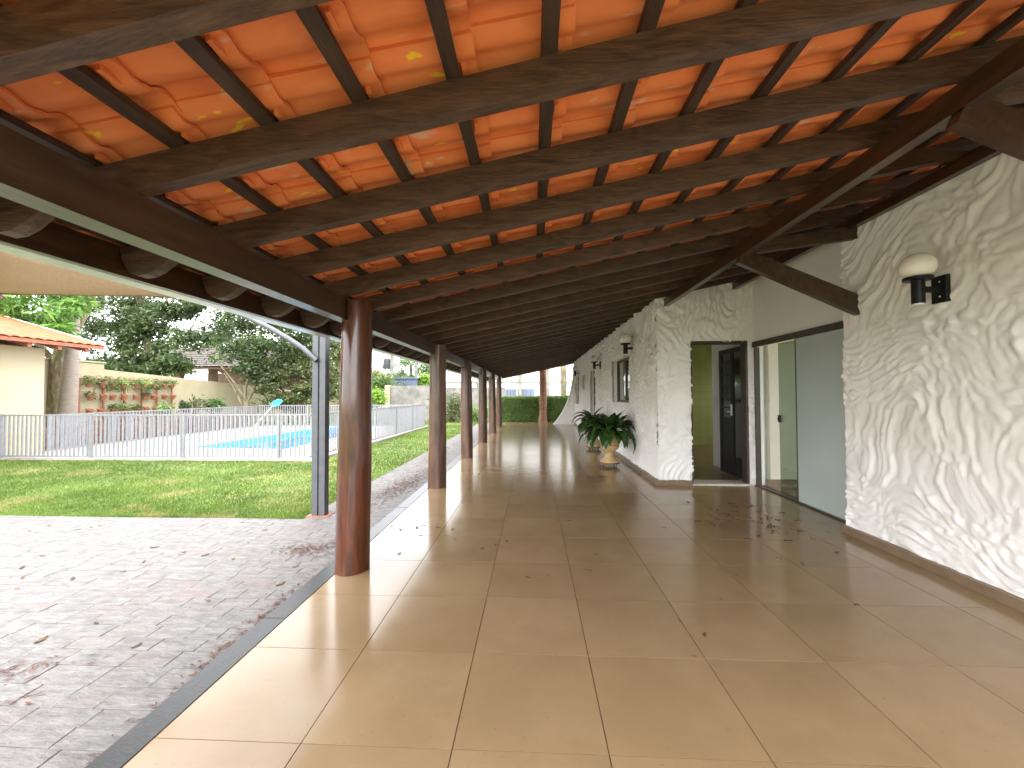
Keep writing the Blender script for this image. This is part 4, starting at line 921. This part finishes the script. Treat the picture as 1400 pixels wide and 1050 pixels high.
# trunks at the far end
def trunk(name, label, x, y, r, hgt, bark, seed):
    g_ = np.random.default_rng(seed); t = thing(name, label, 'tree', (x, y, GZ))
    mb = MB(); zz_ = np.linspace(-.1, hgt, 26); n = 14
    mb.tube([(.03*math.sin(z*1.1), 0, z) for z in zz_], [r*(1.18 if z < .25 else 1.0)*(1+.05*math.sin(z*7)+.04*g_.standard_normal())*(1-.02*z) for z in zz_], n)
    mb.build('trunk', bark, t, 60)
    V = leaf_cloud(900, (0, 0, hgt+.5), (1.8, 1.8, 1.0), .5, 'far_leaf', seed, .4, 4); leaves_obj('crown', V, 'mid_leaf', t, (0, 0, 0))
trunk('flaking_tree', 'reddish flaking tree trunk standing before the hedge', .46, 20.25, .175, 6.5, 'red_bark', 81)
trunk('grey_tree', 'grey tree trunk rising behind the hedge near the flared wall', 1.60, 22.2, .17, 7.0, 'bark', 82)

# ================================================================== BEYOND THE GARDEN
cw = MB().box(at(533, 540, 21.8).x, at(600, 540, 21.8).x, 21.8, 21.98, -.15, 1.83); bw('concrete_wall', cw, 'concrete', 'stained grey concrete wall section behind the fence corner', 'wall')
bw('wall_pier', MB().box(at(526, 540, 21.7).x, at(532.5, 540, 21.7).x, 21.7, 22.0, -.15, 1.86), 'cream', 'orange cream pier at the end of the concrete wall', 'pier')
bw('boundary_wall', MB().box(at(600, 540, 24).x, at(690, 540, 24).x, 24.0, 24.2, -.15, 1.75), 'concrete', 'low pale boundary wall behind the garden shrubs', 'wall')
sd2 = thing('shed', 'small blue grey clad shed beyond the concrete wall', 'shed', (at(553, 520, 27).x, 27.5, GZ)); xa, xb = at(538, 520, 27).x, at(572, 520, 27).x; wd = (xb-xa)/2
MB().box(-wd, wd, -.5, 1.5, -.1, 2.45).build('wall', 'bluegrey', sd2); MB().box(-wd-.1, wd+.1, -.6, 1.6, 2.45, 2.53).build('roof', 'bluegrey', sd2)
for k in range(9): MB().box(-wd+.12+k*(2*wd-.24)/8-.015, -wd+.12+k*(2*wd-.24)/8+.015, -.53, -.501, 0, 2.44).build('rib', 'bluegrey', sd2)
# white building
wb = thing('white_building', 'long white building with dark windows beyond the hedge', 'building', (0, 38, GZ))
MB().box(-9.5, 14, 0, 9, -.1, 7.2).build('wall', 'white_bldg', wb)
for (u0, u1) in ((645, 664), (690, 706), (707.5, 731), (620, 640)):
    x0, x1 = at(u0, 535, 38).x, at(u1, 535, 38).x; MB().box(x0, x1, -.06, -.002, 1.25, 1.86).build('window', 'bluegrey', wb)
    for k in range(1, 4): MB().box(x0+(x1-x0)*k/4-.02, x0+(x1-x0)*k/4+.02, -.10, -.061, 1.25, 1.86).build('mullion', 'steel', wb)
MB().box(-9.6, 14.1, -.25, -.003, 2.55, 2.75).build('ledge', 'white_metal', wb); MB().box(-9.6, 14.1, -.3, 9.1, 7.2, 7.4).build('parapet', 'white_bldg', wb)
for u in (711, 748, 800, 655): 
    x = at(u, 530, 38).x; MB().box(x-.16, x+.16, -.35, -.26, -.1, 7.2).build('column', 'concrete', wb)
# neighbour's pavilion
pv = thing('pavilion', 'open pavilion with weathered grey tiled roof behind the cream wall', 'building', (at(262, 520, 26).x, 27, GZ))
c = at(262, 520, 26)
xl_, xr_ = at(178, 520, 26).x-c.x, at(345, 520, 26).x-c.x
ze = at(262, 503, 26).z-GZ; zr = at(262, 480, 29).z-GZ
MB().prism([(-1.6, ze-.0), (3.6, zr+.35), (8.0, ze), (8.0, ze-.1), (3.6, zr+.2), (-1.6, ze-.12)], 'x', xl_-.4, xr_+.4).build('roof', 'brownwood', pv)
rr_ = MB()
for i in range(10):
    a0, a1 = i/10, (i+1)/10
    y0_, y1_ = -1.7+5.3*a0, -1.7+5.3*a1+.05; z0_, z1_ = ze+.01+(zr+.35-ze)*a0, ze+.01+(zr+.35-ze)*a1
    V = []; xs_ = np.arange(xl_-.5, xr_+.5, .07)
    o = len(rr_.v)
    for x in xs_:
        dz = .035*abs(math.sin(x*math.pi/.25)); rr_.v += [(x, y0_, z0_+dz+.04), (x, y1_, z1_+dz)]
    rr_.f += [(o+2*k, o+2*k+2, o+2*k+3, o+2*k+1) for k in range(len(xs_)-1)]
tag(rr_.build('roof_tiles', 'dark_roof', pv), kind='stuff')
for u in (195, 238, 285, 330):
    x = at(u, 520, 26.5).x-c.x; MB().box(x-.2, x+.2, -.3, .1, -.1, ze+.2).build('pillar', 'brownwood', pv)
MB().box(xl_, xr_, -.4, -.31, ze-.05, ze+.18).build('beam', 'brownwood', pv)
MB().box(xl_-.4, xr_+.4, 6.0, 6.15, -.1, ze).build('added_rear_wall', 'brownwood', pv)  # dark wall added to block the sky, standing in for the shaded interior
# small tiled house far right of the olive shrub
hs = thing('far_house', 'far cream house with red tiled roof behind the trees', 'building', (at(470, 520, 36).x, 36, GZ))
MB().box(-3, 3, 0, 6, -.1, 2.6).build('wall', 'cream2', hs); MB().prism([(-3.4, 2.6), (0, 4.2), (3.4, 2.6)], 'y', -.4, 6.4).build('roof', 'roof_tile_out', hs); MB().box(-.5, .5, -.02, .05, 1, 2.1).build('window', 'bluegrey', hs)
# poles
def pole(u, y, ztop, r, label, box=False):
    x = at(u, 520, y).x; t = thing('utility_pole', label, 'pole', (x, y, GZ)); MB().tube([(0, 0, -.1), (0, 0, ztop)], [r, r*.8], 10).build('mast', 'concrete', t, 60)
    MB().box(-.8, .8, -.05, .05, ztop-.5, ztop-.4).build('crossarm', 'brownwood', t)
    if box: MB().lathe([(.22, 0), (.25, .05), (.25, .7), (.2, .75)], 14, (-.38, 0, 3.3)).build('transformer', 'steel', t, 40)
pole(535.5, 30, 7.5, .16, 'utility pole with grey transformer above the concrete wall', True); pole(569, 31, 7, .13, 'plain utility pole beside the blue grey shed')
# trees far behind
for k, (u, v, y, rx, rz, lm, lab) in enumerate(((562, 498, 48, 4.2, 2.6, 'far_leaf', 'far round green tree above the blue grey shed'), (577, 522, 27.5, .9, .75, 'lime_leaf', 'bright lime bush beside the shed'),
        (620, 500, 60, 4, 2, 'far_leaf', 'far tree top over the white building roof line'), (540, 515, 55, 3, 1.5, 'far_leaf', 'far pale tree behind the utility pole'))):
    c = at(u, v, y); bb = (c.x, y, GZ)
    tree('far_tree', lab, bb, [(0, 0, -.1), (0, 0, (c.z)*.5), (0, 0, c.z)], [.2*rz/2, .18*rz/2, .1*rz/2], [], [((0, 0, c.z), (rx*.6, rx*.5, rz*.7)), ((rx*.5, 0, c.z-.3*rz), (rx*.5, rx*.4, rz*.5)), ((-rx*.5, 0, c.z-.2*rz), (rx*.5, rx*.4, rz*.5))], .11*y/20, 120, lm, 'bark_dark', 90+k, sub=12)
# tall canopy closing the skyline left
for k, (u, y, hgt, r, lab) in enumerate(((20, 30, 9, 3.2, 'tall tree standing behind the outbuilding roof'), (320, 36, 8.5, 3.2, 'tall tree behind the pavilion roof'), (240, 40, 8, 2.6, 'slim tree crown behind the pavilion'))):
    x = at(u, 500, y).x
    tree('tall_tree', lab, (x, y, GZ), [(0, 0, -.1), (.1, 0, hgt*.4), (0, 0, hgt*.7)], [.3, .24, .12], [(1, (r*.6, 0, hgt*.75), .1), (1, (-r*.6, 0, hgt*.7), .1)], [((0, 0, hgt*.8), (r*.7, r*.6, r*.6)), ((r*.55, 0, hgt*.68), (r*.55, r*.5, r*.45)), ((-r*.55, 0, hgt*.65), (r*.55, r*.5, r*.45)), ((0, 0, hgt*.5), (r*.8, r*.6, r*.4))], .3, 120, 'dark_leaf' if k != 2 else 'mid_leaf', 'bark_dark', 120+k, sub=12)
